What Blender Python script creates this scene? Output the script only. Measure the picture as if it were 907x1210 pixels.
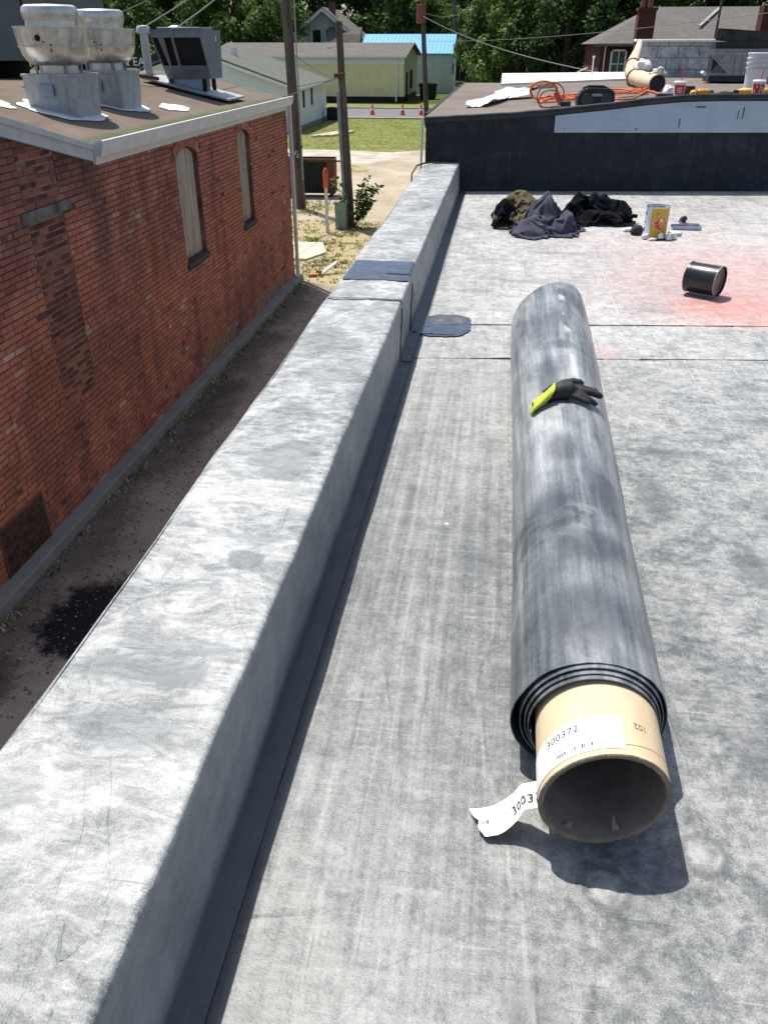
import bpy, bmesh, math, random
import numpy as np
from mathutils import Vector, Matrix, noise as mn
R = math.radians
random.seed(7)
scene = bpy.context.scene
for o in list(bpy.data.objects): bpy.data.objects.remove(o, do_unlink=True)
col = scene.collection

# ------------------------------------------------------------ camera, sky, sun, exposure
cam_d = bpy.data.cameras.new('camera'); cam = bpy.data.objects.new('camera', cam_d); col.objects.link(cam)
cam_d.sensor_fit = 'VERTICAL'; cam_d.sensor_height = 36; cam_d.lens = 36*950/1210
cam_d.clip_start = .05; cam_d.clip_end = 3000
cam.location = (0, 0, 1.4)
PITCH = math.atan(552/950)
cam.rotation_euler = (math.pi/2-PITCH, 0, R(7.72))
scene.camera = cam
SUN = Vector((-.30, .33, 1)).normalized()
w = bpy.data.worlds.new('World'); scene.world = w; w.use_nodes = True
nt = w.node_tree
sky = nt.nodes.new('ShaderNodeTexSky'); sky.sky_type = 'NISHITA'; sky.sun_disc = False
sky.sun_elevation = math.asin(SUN.z); sky.sun_rotation = math.atan2(SUN.x, SUN.y) % (2*math.pi)
sky.air_density = 1.0; sky.dust_density = 2.2; sky.ozone_density = .9
nt.links.new(sky.outputs[0], nt.nodes['Background'].inputs[0])
nt.nodes['Background'].inputs[1].default_value = .13
sl = bpy.data.lights.new('sun', 'SUN'); sl.energy = 5.0; sl.angle = R(.53); sl.color = (1, .955, .88)
so = bpy.data.objects.new('sun', sl); col.objects.link(so)
so.rotation_euler = SUN.to_track_quat('Z', 'Y').to_euler()
vs = scene.view_settings; vs.view_transform = 'Standard'; vs.look = 'None'; vs.exposure = 0.25; vs.gamma = 1; vs.use_curve_mapping = False

# ------------------------------------------------------------ helpers
class MB:
    "collects faces; build() links them as ONE mesh object"
    def __init__(s): s.v = []; s.f = []; s.t = []; s.tone = 0.
    def add(s, vs, fs):
        k = len(s.v); s.v += [tuple(p) for p in vs]
        for f in fs: s.f.append(tuple(k+i for i in f)); s.t.append(s.tone)
        return s
    def box(s, x0, x1, y0, y1, z0, z1, m=None, bev=0):
        if bev:
            bm = bmesh.new(); bmesh.ops.create_cube(bm, size=1)
            for v in bm.verts:
                v.co = Vector(((x0+x1)/2+v.co.x*(x1-x0), (y0+y1)/2+v.co.y*(y1-y0), (z0+z1)/2+v.co.z*(z1-z0)))
            bmesh.ops.bevel(bm, geom=bm.edges[:], offset=bev, segments=2, affect='EDGES', profile=.5)
            bm.verts.index_update()
            vs = [v.co.copy() for v in bm.verts]; fs = [[v.index for v in f.verts] for f in bm.faces]; bm.free()
        else:
            vs = [Vector(p) for p in ((x0,y0,z0),(x1,y0,z0),(x1,y1,z0),(x0,y1,z0),(x0,y0,z1),(x1,y0,z1),(x1,y1,z1),(x0,y1,z1))]
            fs = [(3,2,1,0),(4,5,6,7),(0,1,5,4),(1,2,6,5),(2,3,7,6),(3,0,4,7)]
        if m is not None: vs = [m @ p for p in vs]
        return s.add(vs, fs)
    def hexa(s, p):   # 8 points, bottom ring then top ring
        return s.add(p, [(3,2,1,0),(4,5,6,7),(0,1,5,4),(1,2,6,5),(2,3,7,6),(3,0,4,7)])
    def tube(s, pts, r, n=8, cap=True):
        pts = [Vector(p) for p in pts]; k = len(pts)
        if not isinstance(r, (list, tuple)): r = [r]*k
        vs = []; up = None
        for i, p in enumerate(pts):
            d = (pts[min(i+1,k-1)]-pts[max(i-1,0)]).normalized()
            if up is None: up = Vector((0,0,1)) if abs(d.z) < .9 else Vector((1,0,0))
            a = d.cross(up).normalized(); b = a.cross(d).normalized(); up = b
            for j in range(n):
                t = 2*math.pi*j/n; vs.append(p+(a*math.cos(t)+b*math.sin(t))*r[i])
        fs = [(i*n+j, i*n+(j+1)%n, (i+1)*n+(j+1)%n, (i+1)*n+j) for i in range(k-1) for j in range(n)]
        if cap: fs += [tuple(range(n-1,-1,-1)), tuple((k-1)*n+j for j in range(n))]
        return s.add(vs, fs)
    def lathe(s, prof, c=(0,0,0), n=24, m=None, cap=True):
        c = Vector(c); vs = []
        for r, h in prof:
            for j in range(n):
                t = 2*math.pi*j/n; p = Vector((r*math.cos(t), r*math.sin(t), h))
                vs.append((m @ p if m is not None else p)+c)
        k = len(prof)
        fs = [(i*n+j, i*n+(j+1)%n, (i+1)*n+(j+1)%n, (i+1)*n+j) for i in range(k-1) for j in range(n)]
        if cap: fs += [tuple(range(n-1,-1,-1)), tuple((k-1)*n+j for j in range(n))]
        return s.add(vs, fs)
    def prism(s, poly, f0, f1):
        n = len(poly); vs = [f0(p) for p in poly]+[f1(p) for p in poly]
        return s.add(vs, [tuple(range(n-1,-1,-1)), tuple(range(n,2*n))]+[(i,(i+1)%n,n+(i+1)%n,n+i) for i in range(n)])
    def grid(s, nx, ny, fn):
        vs = [fn(i/nx, j/ny) for j in range(ny+1) for i in range(nx+1)]
        return s.add(vs, [(j*(nx+1)+i, j*(nx+1)+i+1, (j+1)*(nx+1)+i+1, (j+1)*(nx+1)+i) for j in range(ny) for i in range(nx)])
    def mesh(s, name, off=Vector((0,0,0)), smooth=False):
        me = bpy.data.meshes.new(name)
        me.from_pydata([(p[0]-off[0], p[1]-off[1], p[2]-off[2]) for p in s.v], [], s.f)
        if any(s.t):
            a = me.attributes.new('tone', 'FLOAT', 'FACE'); a.data.foreach_set('value', s.t)
        if smooth: me.polygons.foreach_set('use_smooth', [True]*len(me.polygons))
        me.validate(); me.update(); return me
    def build(s, name, mat=None, parent=None, smooth=False, world=True, fix=True, loc=None):
        off = Vector((0,0,0))
        if parent is not None and world: off = base(parent)
        if loc is not None: off = off+Vector(loc)
        me = s.mesh(name, off, smooth)
        if fix:
            bm = bmesh.new(); bm.from_mesh(me); bmesh.ops.recalc_face_normals(bm, faces=bm.faces[:]); bm.to_mesh(me); bm.free()
        if smooth == 'auto':
            for p in me.polygons: p.use_smooth = True
            me.set_sharp_from_angle(angle=R(38))
        o = bpy.data.objects.new(name, me); col.objects.link(o)
        if mat: me.materials.append(mat)
        if parent is not None: o.parent = parent
        if loc is not None: o.location = loc
        return o
def base(o):
    v = Vector((0,0,0))
    while o is not None: v = v+o.location; o = o.parent
    return v
def tag(o, label=None, cat=None, group=None, kind=None):
    if label: o['label'] = label
    if cat: o['category'] = cat
    if group: o['group'] = group
    if kind: o['kind'] = kind
    return o
def thing(name, loc, label, cat, group=None, rz=0):
    o = bpy.data.objects.new(name, None); col.objects.link(o); o.location = loc; o.rotation_euler.z = rz
    o.empty_display_size = .1
    return tag(o, label, cat, group)
def copy_tree(o, parent=None):
    c = o.copy(); col.objects.link(c); c.parent = parent
    for ch in list(o.children): copy_tree(ch, c)
    return c
def nz(x, y=0, z=0, s=1): return mn.noise(Vector((x*s, y*s, z*s)))
def fbm(x, y=0, z=0, s=1, o=4):
    return mn.fractal(Vector((x*s, y*s, z*s)), 1., 2., o)
def text2d(txt, size=1., spacing=1.):
    cu = bpy.data.curves.new('txt', 'FONT'); cu.body = txt; cu.size = size; cu.space_character = spacing; cu.align_x = 'LEFT'
    cu.resolution_u = 3
    o = bpy.data.objects.new('txt', cu); col.objects.link(o)
    dg = bpy.context.evaluated_depsgraph_get(); me = bpy.data.meshes.new_from_object(o.evaluated_get(dg))
    vs = [(v.co.x, v.co.y) for v in me.vertices]; fs = [tuple(p.vertices) for p in me.polygons]
    bpy.data.objects.remove(o); bpy.data.curves.remove(cu); bpy.data.meshes.remove(me)
    return vs, fs
def fused(name, mb, vox, mat, parent, smooth_it=4):
    "voxel-fuse overlapping pieces into one continuous surface"
    o = mb.build(name, None, parent)
    md = o.modifiers.new('r', 'REMESH'); md.mode = 'VOXEL'; md.voxel_size = vox
    ms = o.modifiers.new('s', 'SMOOTH'); ms.iterations = smooth_it; ms.factor = .5
    dg = bpy.context.evaluated_depsgraph_get(); me = bpy.data.meshes.new_from_object(o.evaluated_get(dg))
    o.modifiers.clear(); old = o.data; o.data = me; bpy.data.meshes.remove(old); me.name = name
    me.polygons.foreach_set('use_smooth', [True]*len(me.polygons)); me.materials.clear(); me.materials.append(mat)
    return o

# ------------------------------------------------------------ material helpers
class MT:
    def __init__(s, name, rough=.8, spec=.3, metal=0., color=(.5,.5,.5)):
        s.m = bpy.data.materials.new(name); s.m.use_nodes = True; s.nt = s.m.node_tree
        s.b = s.nt.nodes['Principled BSDF']
        s.b.inputs['Roughness'].default_value = rough; s.b.inputs['Metallic'].default_value = metal
        s.b.inputs['Specular IOR Level'].default_value = spec
        s.b.inputs['Base Color'].default_value = (*color, 1)
        s._pos = None
    def n(s, t, **kw):
        x = s.nt.nodes.new(t)
        for k, v in kw.items(): setattr(x, k, v)
        return x
    def L(s, a, b): s.nt.links.new(a, b)
    def pos(s):
        if s._pos is None: s._pos = s.n('ShaderNodeNewGeometry').outputs['Position']
        return s._pos
    def obj(s): return s.n('ShaderNodeTexCoord').outputs['Object']
    def xyz(s, v=None):
        x = s.n('ShaderNodeSeparateXYZ'); s.L(v or s.pos(), x.inputs[0]); return x.outputs
    def mapv(s, v=None, scale=(1,1,1), rot=(0,0,0), loc=(0,0,0)):
        x = s.n('ShaderNodeMapping'); s.L(v or s.pos(), x.inputs[0])
        x.inputs['Scale'].default_value = scale; x.inputs['Rotation'].default_value = rot; x.inputs['Location'].default_value = loc
        return x.outputs[0]
    def noise(s, scale=1, detail=5, rough=.6, v=None, dist=0):
        x = s.n('ShaderNodeTexNoise'); s.L(v or s.pos(), x.inputs['Vector'])
        x.inputs['Scale'].default_value = scale; x.inputs['Detail'].default_value = detail
        x.inputs['Roughness'].default_value = rough; x.inputs['Distortion'].default_value = dist
        return x.outputs['Fac']
    def voro(s, scale=1, v=None, feature='F1', out='Distance'):
        x = s.n('ShaderNodeTexVoronoi', feature=feature); s.L(v or s.pos(), x.inputs['Vector']); x.inputs['Scale'].default_value = scale
        return x.outputs[out]
    def ramp(s, fac, stops, interp='LINEAR'):
        x = s.n('ShaderNodeValToRGB'); s.L(fac, x.inputs[0]); e = x.color_ramp.elements; x.color_ramp.interpolation = interp
        while len(e) < len(stops): e.new(.5)
        for i, (p, c) in enumerate(stops):
            e[i].position = p; e[i].color = (*c, 1) if isinstance(c, (tuple, list)) else (c, c, c, 1)
        return x.outputs[0]
    def math(s, op, a, b=None, c=None, clamp=False):
        x = s.n('ShaderNodeMath', operation=op, use_clamp=clamp)
        for i, q in enumerate((a, b, c)):
            if q is None: continue
            if isinstance(q, (int, float)): x.inputs[i].default_value = q
            else: s.L(q, x.inputs[i])
        return x.outputs[0]
    def mix(s, fac, a, b, mode='MIX'):
        x = s.n('ShaderNodeMix', data_type='RGBA', blend_type=mode)
        for k, q in ((0, fac), (6, a), (7, b)):
            if isinstance(q, (int, float)): x.inputs[k].default_value = q if k == 0 else (q,q,q,1)
            elif isinstance(q, (tuple, list)): x.inputs[k].default_value = (*q, 1)
            else: s.L(q, x.inputs[k])
        return x.outputs[2]
    def sm(s, v, a, b):   # smoothstep-like 0..1
        x = s.n('ShaderNodeMapRange', interpolation_type='SMOOTHSTEP'); s.L(v, x.inputs[0])
        x.inputs[1].default_value = a; x.inputs[2].default_value = b; return x.outputs[0]
    def band(s, v, c, wd, soft):    # 1 inside c +- wd
        return s.math('SUBTRACT', 1., s.sm(s.math('ABSOLUTE', s.math('SUBTRACT', v, c)), wd, wd+soft))
    def spot(s, cx, cy, rx, ry, X, Y, soft=.4, wob=None):
        a = s.math('DIVIDE', s.math('SUBTRACT', X, cx), rx); b = s.math('DIVIDE', s.math('SUBTRACT', Y, cy), ry)
        d = s.math('SQRT', s.math('ADD', s.math('MULTIPLY', a, a), s.math('MULTIPLY', b, b)))
        if wob is not None: d = s.math('ADD', d, wob)
        return s.math('SUBTRACT', 1., s.sm(d, 1-soft, 1+soft))
    def color(s, c): s.L(c, s.b.inputs['Base Color']); return s
    def rough(s, c): s.L(c, s.b.inputs['Roughness']); return s
    def bump(s, h, strength=.3, dist=.01):
        x = s.n('ShaderNodeBump'); x.inputs['Strength'].default_value = strength; x.inputs['Distance'].default_value = dist
        s.L(h, x.inputs['Height']); s.L(x.outputs[0], s.b.inputs['Normal']); return s
    def tone(s):
        a = s.n('ShaderNodeAttribute', attribute_name='tone').outputs['Fac']; r = s.n('ShaderNodeObjectInfo').outputs['Random']
        return s.math('FRACT', s.math('ADD', a, r))
def simple(name, color, rough=.7, spec=.3, metal=0, var=.25, scale=6, bump=0, bscale=60):
    t = MT(name, rough, spec, metal)
    n = t.noise(scale, 6, .65)
    lo = tuple(c*(1-var) for c in color); hi = tuple(min(1, c*(1+var)) for c in color)
    t.color(t.ramp(n, [(.3, lo), (.7, hi)]))
    if bump: t.bump(t.noise(bscale, 4, .6), bump, .01)
    return t.m

# ------------------------------------------------------------ membrane materials
def membrane(name, kind):
    t = MT(name, .5, .35)
    x, y, z = t.xyz()
    big = t.noise(1.5, 7, .68, dist=.5)
    med = t.noise(7, 6, .7, dist=.4)
    fine = t.noise(70, 4, .7)
    grit = t.noise(320, 2, .6)
    across = t.noise(1, 6, .7, v=t.mapv(scale=(1.7, 8, 2)), dist=.9)       # brush strokes across
    along = t.noise(1, 6, .72, v=t.mapv(scale=(38, .7, 2)))               # drag marks along
    along2 = t.noise(1, 3, .6, v=t.mapv(scale=(9, .35, 2)))
    if kind == 'roof':
        m_al = t.math('MULTIPLY', t.math('SUBTRACT', 1., t.sm(t.math('ADD', x, t.math('MULTIPLY', t.math('SUBTRACT', big, .5), .7)), -.05, .42)), t.math('SUBTRACT', 1., t.sm(y, 3.5, 4.3)))
        m_al = t.math('MULTIPLY', m_al, .75)
        pa = t.noise(2.6, 9, .72, dist=.5); pb = t.noise(11, 10, .78, dist=.25); pc = t.noise(34, 8, .75)
        ac2 = t.noise(1, 8, .75, v=t.mapv(scale=(7, 24, 2), rot=(0,0,.06)), dist=.35)
        v = t.math('ADD', t.math('MULTIPLY', pa, .30), t.math('MULTIPLY', pb, .36))
        v = t.math('ADD', v, t.math('MULTIPLY', pc, .16))
        v = t.math('ADD', v, t.math('MULTIPLY', ac2, .18))
        v = t.math('ADD', v, t.math('MULTIPLY', t.math('SUBTRACT', t.sm(pb, .45, .53), .5), .03))
        v = t.math('ADD', v, t.math('MULTIPLY', t.math('SUBTRACT', t.sm(pc, .44, .56), .5), .035))
        stripes = t.math('ADD', t.math('MULTIPLY', along, .46), t.math('MULTIPLY', along2, .16))
        stripes = t.math('ADD', stripes, t.math('ADD', t.math('MULTIPLY', pb, .26), t.math('MULTIPLY', pc, .12)))
        v = t.math('ADD', t.math('MULTIPLY', v, t.math('SUBTRACT', 1., m_al)), t.math('MULTIPLY', stripes, m_al))
        far = t.sm(y, 1.6, 5.0)                                        # the far sheet holds more talc dust
        v = t.math('ADD', v, t.math('SUBTRACT', t.math('MULTIPLY', far, .115), .062))
        zone = t.noise(.75, 4, .6, v=t.mapv(scale=(1.5, .8, 1), loc=(1.3,.4,0)), dist=.4)
        v = t.math('ADD', v, t.math('MULTIPLY', t.math('SUBTRACT', zone, .5), .22))
        v = t.math('MULTIPLY_ADD', t.math('SUBTRACT', v, .5), 1.85, .495)
        v = t.math('ADD', v, t.math('MULTIPLY', t.math('SUBTRACT', fine, .5), .36))
        v = t.math('ADD', v, t.math('MULTIPLY', t.math('SUBTRACT', grit, .5), .6))
        c = t.ramp(v, [(.06, (.062,.068,.070)), (.28, (.138,.146,.147)), (.45, (.245,.252,.250)), (.62, (.36,.365,.355)), (.88, (.55,.55,.53))])
        # short straight scratches, dark and pale, three ways
        for sc, ro, th, cc, am in (((3,70,1), .35, .70, (.06,.065,.07), .45), ((2.5,80,1), -.5, .71, (.06,.065,.07), .45), ((90,2.2,1), .1, .71, (.06,.065,.07), .4), ((6,110,1), .9, .70, (.5,.5,.49), .3), ((120,6,1), -.25, .71, (.5,.5,.49), .3), ((1.6,34,1), .12, .60, (.42,.42,.41), .12), ((34,1.2,1), .05, .61, (.10,.105,.108), .20), ((3,28,1), -.35, .62, (.10,.105,.11), .22)):
            sn = t.noise(1, 2, .5, v=t.mapv(scale=sc, rot=(0,0,ro), loc=(ro*7, 2, 0)))
            c = t.mix(t.math('MULTIPLY', t.sm(sn, th, th+.03), am), c, cc)
        # dark specks and pale drips
        sp = t.math('SUBTRACT', 1., t.sm(t.voro(9), .03, .055))
        c = t.mix(t.math('MULTIPLY', sp, t.sm(t.noise(3.3, 2), .55, .6)), c, (.05,.05,.055))
        sp2 = t.math('SUBTRACT', 1., t.sm(t.voro(6, v=t.mapv(loc=(2.2,5,0))), .03, .07))
        c = t.mix(t.math('MULTIPLY', sp2, t.sm(t.noise(2.3, 2, v=t.mapv(loc=(4,1,0))), .56, .6)), c, (.5,.5,.49))
        # scuffed boot marks
        wb = t.math('MULTIPLY', t.math('SUBTRACT', t.noise(30, 4, .7), .5), 1.6)
        for bx, by, rx_, ry_, am in ((.42,.62,.10,.05,.5), (.62,2.6,.06,.14,.5), (.85,2.2,.05,.12,.6), (1.02,2.55,.05,.12,.5), (.72,3.0,.12,.04,.5), (1.2,3.35,.10,.05,.45), (.66,1.4,.05,.10,.4), (.95,1.15,.12,.05,.45), (.02,2.1,.05,.12,.35), (.75,.75,.12,.05,.45), (.15,.75,.05,.10,.4), (.05,3.0,.04,.1,.3), (.30,5.6,.25,.05,.35), (.5,6.5,.3,.06,.3), (-.1,5.3,.12,.06,.35), (1.0,5.0,.2,.05,.35), (-.15,6.2,.1,.05,.3)):
            c = t.mix(t.math('MULTIPLY', t.spot(bx, by, rx_, ry_, x, y, .5, wb), am), c, (.085,.09,.095))
        for px_, py_ in ((.287,1.015), (.487,1.118), (1.05,1.7), (.95,.55)):
            dx_ = t.math('SUBTRACT', x, px_); dy_ = t.math('SUBTRACT', y, py_); rr_ = t.math('ADD', t.math('SQRT', t.math('ADD', t.math('MULTIPLY', dx_, dx_), t.math('MULTIPLY', dy_, dy_))), t.math('MULTIPLY', t.math('SUBTRACT', pb, .5), .02))
            c = t.mix(t.math('MULTIPLY', t.band(rr_, .046, .003, .010), t.math('MULTIPLY', pb, 1.0)), c, (.10,.105,.108)); c = t.mix(t.math('MULTIPLY', t.math('SUBTRACT', 1., t.sm(rr_, .010, .036)), t.math('MULTIPLY', pb, .8)), c, (.45,.45,.44))
        # red primer overspray
        wob = t.math('MULTIPLY', t.math('SUBTRACT', t.noise(3.2, 5, .7), .5), 1.5)
        spl = t.math('ADD', .35, t.math('MULTIPLY', t.sm(t.noise(13, 7, .75), .42, .60), .65))
        r1 = t.math('MULTIPLY', spl, t.spot(1.95, 5.6, .85, .95, x, y, .85, wob))
        r1b = t.spot(1.42, 5.1, .26, .28, x, y, .8, wob)
        r2 = t.spot(1.5, 6.2, .95, 2.0, x, y, .9, wob)
        seam = t.sm(y, 4.66, 4.7)
        c = t.mix(t.math('MULTIPLY', t.math('MULTIPLY', r2, .28), seam), c, (.55,.40,.38))
        c = t.mix(t.math('MULTIPLY', t.math('MULTIPLY', r1, .45), seam), c, (.60,.19,.15))
        c = t.mix(t.math('MULTIPLY', t.math('MULTIPLY', t.math('MULTIPLY', r1b, spl), .5), seam), c, (.66,.15,.10))
        r3 = t.spot(.62, 4.2, .06, .09, x, y, .8, wob)
        c = t.mix(t.math('MULTIPLY', r3, .4), c, (.55,.3,.3))
        # dark strip at the foot of the upstand, deepening its cast shadow in the colour
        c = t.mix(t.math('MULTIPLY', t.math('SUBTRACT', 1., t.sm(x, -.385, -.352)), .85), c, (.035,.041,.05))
        wr = t.math('SUBTRACT', 1., t.sm(t.math('ABSOLUTE', t.math('SUBTRACT', t.noise(1, 3, .5, v=t.mapv(scale=(.9, 2.6, 1), rot=(0,0,.25)), dist=.9), .5)), 0., .035))
        wr2 = t.math('SUBTRACT', 1., t.sm(t.math('ABSOLUTE', t.math('SUBTRACT', t.noise(1, 3, .5, v=t.mapv(scale=(3.5, .7, 1), rot=(0,0,-.15), loc=(4,2,0)), dist=.6), .5)), 0., .03))
        hh_ = t.math('ADD', t.math('MULTIPLY', med, .5), t.math('MULTIPLY', fine, .22))
        t.bump(t.math('ADD', hh_, t.math('MULTIPLY', t.math('ADD', wr, wr2), .22)), .45, .012)
    else:
        top = t.sm(z, .27, .296)
        cl = t.noise(3.0, 9, .72, dist=1.2); br = t.noise(1, 9, .74, v=t.mapv(scale=(5, 26, 2), rot=(0,0,.18)), dist=1.0); br2 = t.noise(1, 9, .74, v=t.mapv(scale=(8, 18, 2), rot=(0,0,-.5), loc=(3,1,0)), dist=1.6); pc = t.noise(30, 9, .78)
        zc_ = t.noise(1.5, 5, .6, dist=1.2, v=t.mapv(loc=(2.7,.9,0)))
        v = t.math('ADD', t.math('MULTIPLY', cl, .28), t.math('MULTIPLY', br, .26))
        v = t.math('ADD', v, t.math('MULTIPLY', t.math('SUBTRACT', zc_, .5), .30))
        v = t.math('ADD', v, t.math('MULTIPLY', br2, .24))
        v = t.math('ADD', v, t.math('MULTIPLY', pc, .22))
        v = t.math('ADD', v, t.math('MULTIPLY', t.math('SUBTRACT', t.sm(br2, .46, .53), .5), .06))
        v = t.math('ADD', v, t.math('MULTIPLY', t.math('SUBTRACT', t.sm(cl, .46, .54), .5), .05))
        v = t.math('MULTIPLY_ADD', t.math('SUBTRACT', v, .5), 2.2, .475)
        v = t.math('ADD', v, t.math('MULTIPLY', t.math('SUBTRACT', fine, .5), .30))
        v = t.math('ADD', v, t.math('MULTIPLY', t.math('SUBTRACT', grit, .5), .65))
        ct = t.ramp(v, [(.05, (.10,.108,.111)), (.26, (.19,.20,.202)), (.45, (.29,.30,.299)), (.64, (.395,.402,.398)), (.92, (.60,.60,.59))])
        for sc, ro, th, cc, am in (((4,80,1), .2, .70, (.11,.12,.125), .5), ((6,90,1), -.3, .70, (.5,.51,.51), .3), ((70,3,1), .1, .71, (.14,.15,.155), .5)):
            sn = t.noise(1, 2, .5, v=t.mapv(scale=sc, rot=(0,0,ro), loc=(ro*7, 2, 0)))
            ct = t.mix(t.math('MULTIPLY', t.sm(sn, th, th+.03), am), ct, cc)
        wob = t.math('MULTIPLY', t.math('SUBTRACT', t.noise(11, 7, .72, dist=.6), .5), 2.2)
        for sx, sy, rx, ry, a in ((-.565,1.60,.05,.04,.95), (-.57,1.70,.09,.015,.5), (-.60,2.15,.11,.13,.75), (-.60,2.9,.12,.12,.6), (-.66,1.18,.15,.04,.65), (-.60,1.26,.13,.03,.55), (-.63,1.02,.12,.05,.5), (-.70,3.35,.07,.2,.5),
                                  (-.58,2.72,.035,.02,.6), (-.76,.86,.06,.05,.4), (-.70,.62,.05,.03,.5), (-.55,3.75,.13,.12,.3), (-.70,2.9,.03,.02,.5), (-.63,2.66,.012,.012,.8), (-.60,2.64,.012,.012,.8)):
            ct = t.mix(t.math('MULTIPLY', t.spot(sx, sy, rx, ry, x, y, .22, wob), t.math('MULTIPLY', t.math('ADD', .35, br), a*.85)), ct, (.13,.145,.155))
        # inner face colour, with shade painted in dark towards its foot
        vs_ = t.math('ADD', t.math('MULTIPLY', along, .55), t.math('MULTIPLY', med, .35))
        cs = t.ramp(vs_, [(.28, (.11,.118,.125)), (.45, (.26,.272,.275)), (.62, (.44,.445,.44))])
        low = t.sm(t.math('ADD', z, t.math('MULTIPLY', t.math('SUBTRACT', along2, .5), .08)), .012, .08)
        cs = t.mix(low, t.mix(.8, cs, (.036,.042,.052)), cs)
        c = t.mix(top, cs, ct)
        wr = t.math('SUBTRACT', 1., t.sm(t.math('ABSOLUTE', t.math('SUBTRACT', t.noise(1, 3, .5, v=t.mapv(scale=(4.5, 2.2, 3), rot=(0,0,.3)), dist=1.0), .5)), 0., .03))
        t.bump(t.math('ADD', t.math('ADD', t.math('MULTIPLY', med, .5), t.math('MULTIPLY', grit, .35)), t.math('MULTIPLY', wr, .35)), .5, .008)
    t.color(c)
    t.rough(t.ramp(v, [(.3, .42), (.7, .56)]))
    return t.m
M_roof = membrane('dusty_roof_membrane', 'roof')
M_cap = membrane('dusty_cap_membrane', 'cap')
def fresh_rubber():
    t = MT('fresh_black_rubber', .38, .45)
    n = t.noise(14, 5, .7, v=t.mapv(scale=(1, 3, 1)), dist=.6)
    t.color(t.ramp(n, [(.35, (.022,.032,.055)), (.55, (.05,.075,.115)), (.75, (.12,.15,.19))]))
    t.bump(t.noise(30, 4, .6), .25, .005); return t.m
M_fresh = fresh_rubber()
def smearmat():
    t = MT('primer_smear', .6, .3)
    n = t.noise(18, 7, .75, dist=.6); t.color(t.ramp(n, [(.35, (.05,.06,.085)), (.52, (.08,.08,.10)), (.68, (.24,.16,.15))])); return t.m
M_smear = smearmat()
M_seal = simple('black_sealant', (.075,.078,.08), .45, .4)
M_chalk = simple('white_chalk', (.52,.51,.5), .95, .1, var=.25, scale=40)
def blackwall():
    t = MT('black_wall_membrane', .5, .25)
    x, y, z = t.xyz()
    n = t.math('ADD', t.math('MULTIPLY', t.noise(2.2, 8, .72, v=t.mapv(scale=(1, 1, 2.2))), .6), t.math('MULTIPLY', t.noise(1, 7, .7, v=t.mapv(scale=(22, 22, 2.5))), .4))
    c = t.ramp(n, [(.34, (.005,.006,.009)), (.5, (.013,.016,.022)), (.64, (.034,.039,.048))])
    t.color(c); t.bump(t.noise(7, 6, .65), .5, .03); return t.m
M_wallblk = blackwall()

# ------------------------------------------------------------ the roof we stand on
SK = .115                       # the cross seams and the end wall run slightly askew
def sky_(x, y): return y+SK*x
roof = tag(MB().build('roof'), kind='structure')
def sheet(name, x0, x1, ya, yb, z0, th, mat, nx=30, ny=10, wob=.0):
    m = MB()
    def p(u, v, zz):
        x = x0+(x1-x0)*u
        e0 = sky_(x, ya)+wob*nz(x*2.1, ya, 3)+wob*.4*nz(x*9, ya, 3); e1 = sky_(x, yb)+wob*nz(x*2.1, yb, 3)+wob*.4*nz(x*9, yb, 3)
        return (x, e0+(e1-e0)*v, z0+zz+.0016*nz(x*1.3, (e0+(e1-e0)*v)*1.3, 1))
    m.grid(nx, ny, lambda u, v: p(u, v, th))
    m.grid(nx, 1, lambda u, v: p(u, 0, th*v)); m.grid(nx, 1, lambda u, v: p(u, 1, th*(1-v)))
    return m.build(name, mat, roof, fix=False)
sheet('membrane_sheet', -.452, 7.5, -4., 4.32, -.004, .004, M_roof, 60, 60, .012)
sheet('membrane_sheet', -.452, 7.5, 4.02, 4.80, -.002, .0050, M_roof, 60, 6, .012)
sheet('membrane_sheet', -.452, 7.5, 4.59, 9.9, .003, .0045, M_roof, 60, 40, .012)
# thin dark sealant beads along the two cross seams, broken here and there
for ys, zz, sd in ((4.02, .0040, 1), (4.59, .0078, 2)):
    m = MB(); run = []
    k = 0; N = 330
    for i in range(N+1):
        x = -.35+7.7*i/N
        hh = nz(x*3.1, sd*7.7, 2)
        y = sky_(x, ys)+.012*nz(x*2.1, ys, 3)+.0048*nz(x*9, ys, 3)
        if ys == 4.59: y = sky_(x, ys)+.012*nz(x*2.1, ys, 3)+.0048*nz(x*9, ys, 3)
        r = .0012+.0040*max(0, nz(x*6, sd, 4)+.05)
        if hh > -.12: run.append((x, y-.002, zz, r))
        if hh <= -.12 or i == N:
            if len(run) > 2: m.tube([q[:3] for q in run], [q[3] for q in run], 5)
            run = []
    m.build('sealant_bead', M_seal, roof)
# chalk lines snapped on the sheets
def chalk(x0, y0, x1, y1, wd, z0):
    m = MB(); N = 40
    def f(u, v):
        x = x0+(x1-x0)*v; y = y0+(y1-y0)*v; ww = wd*(.15+.9*abs(nz(y*7, x, 5)))
        return (x+(u-.5)*ww+.004*nz(y*3, 1, 1), y, z0)
    m.grid(1, N, f); return m.build('chalk_line', M_chalk, roof, fix=False)
chalk(.758, 6.95, .747, 4.72, .010, .0092); chalk(1.36, 4.1, 1.29, 3.3, .008, .0042); chalk(1.50, 4.42, 1.44, 4.22, .008, .0052)
chalk(-.13, 8.6, -.12, 6.2, .006, .0092); chalk(1.50, 7.0, 1.78, 5.6, .006, .0092)
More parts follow.
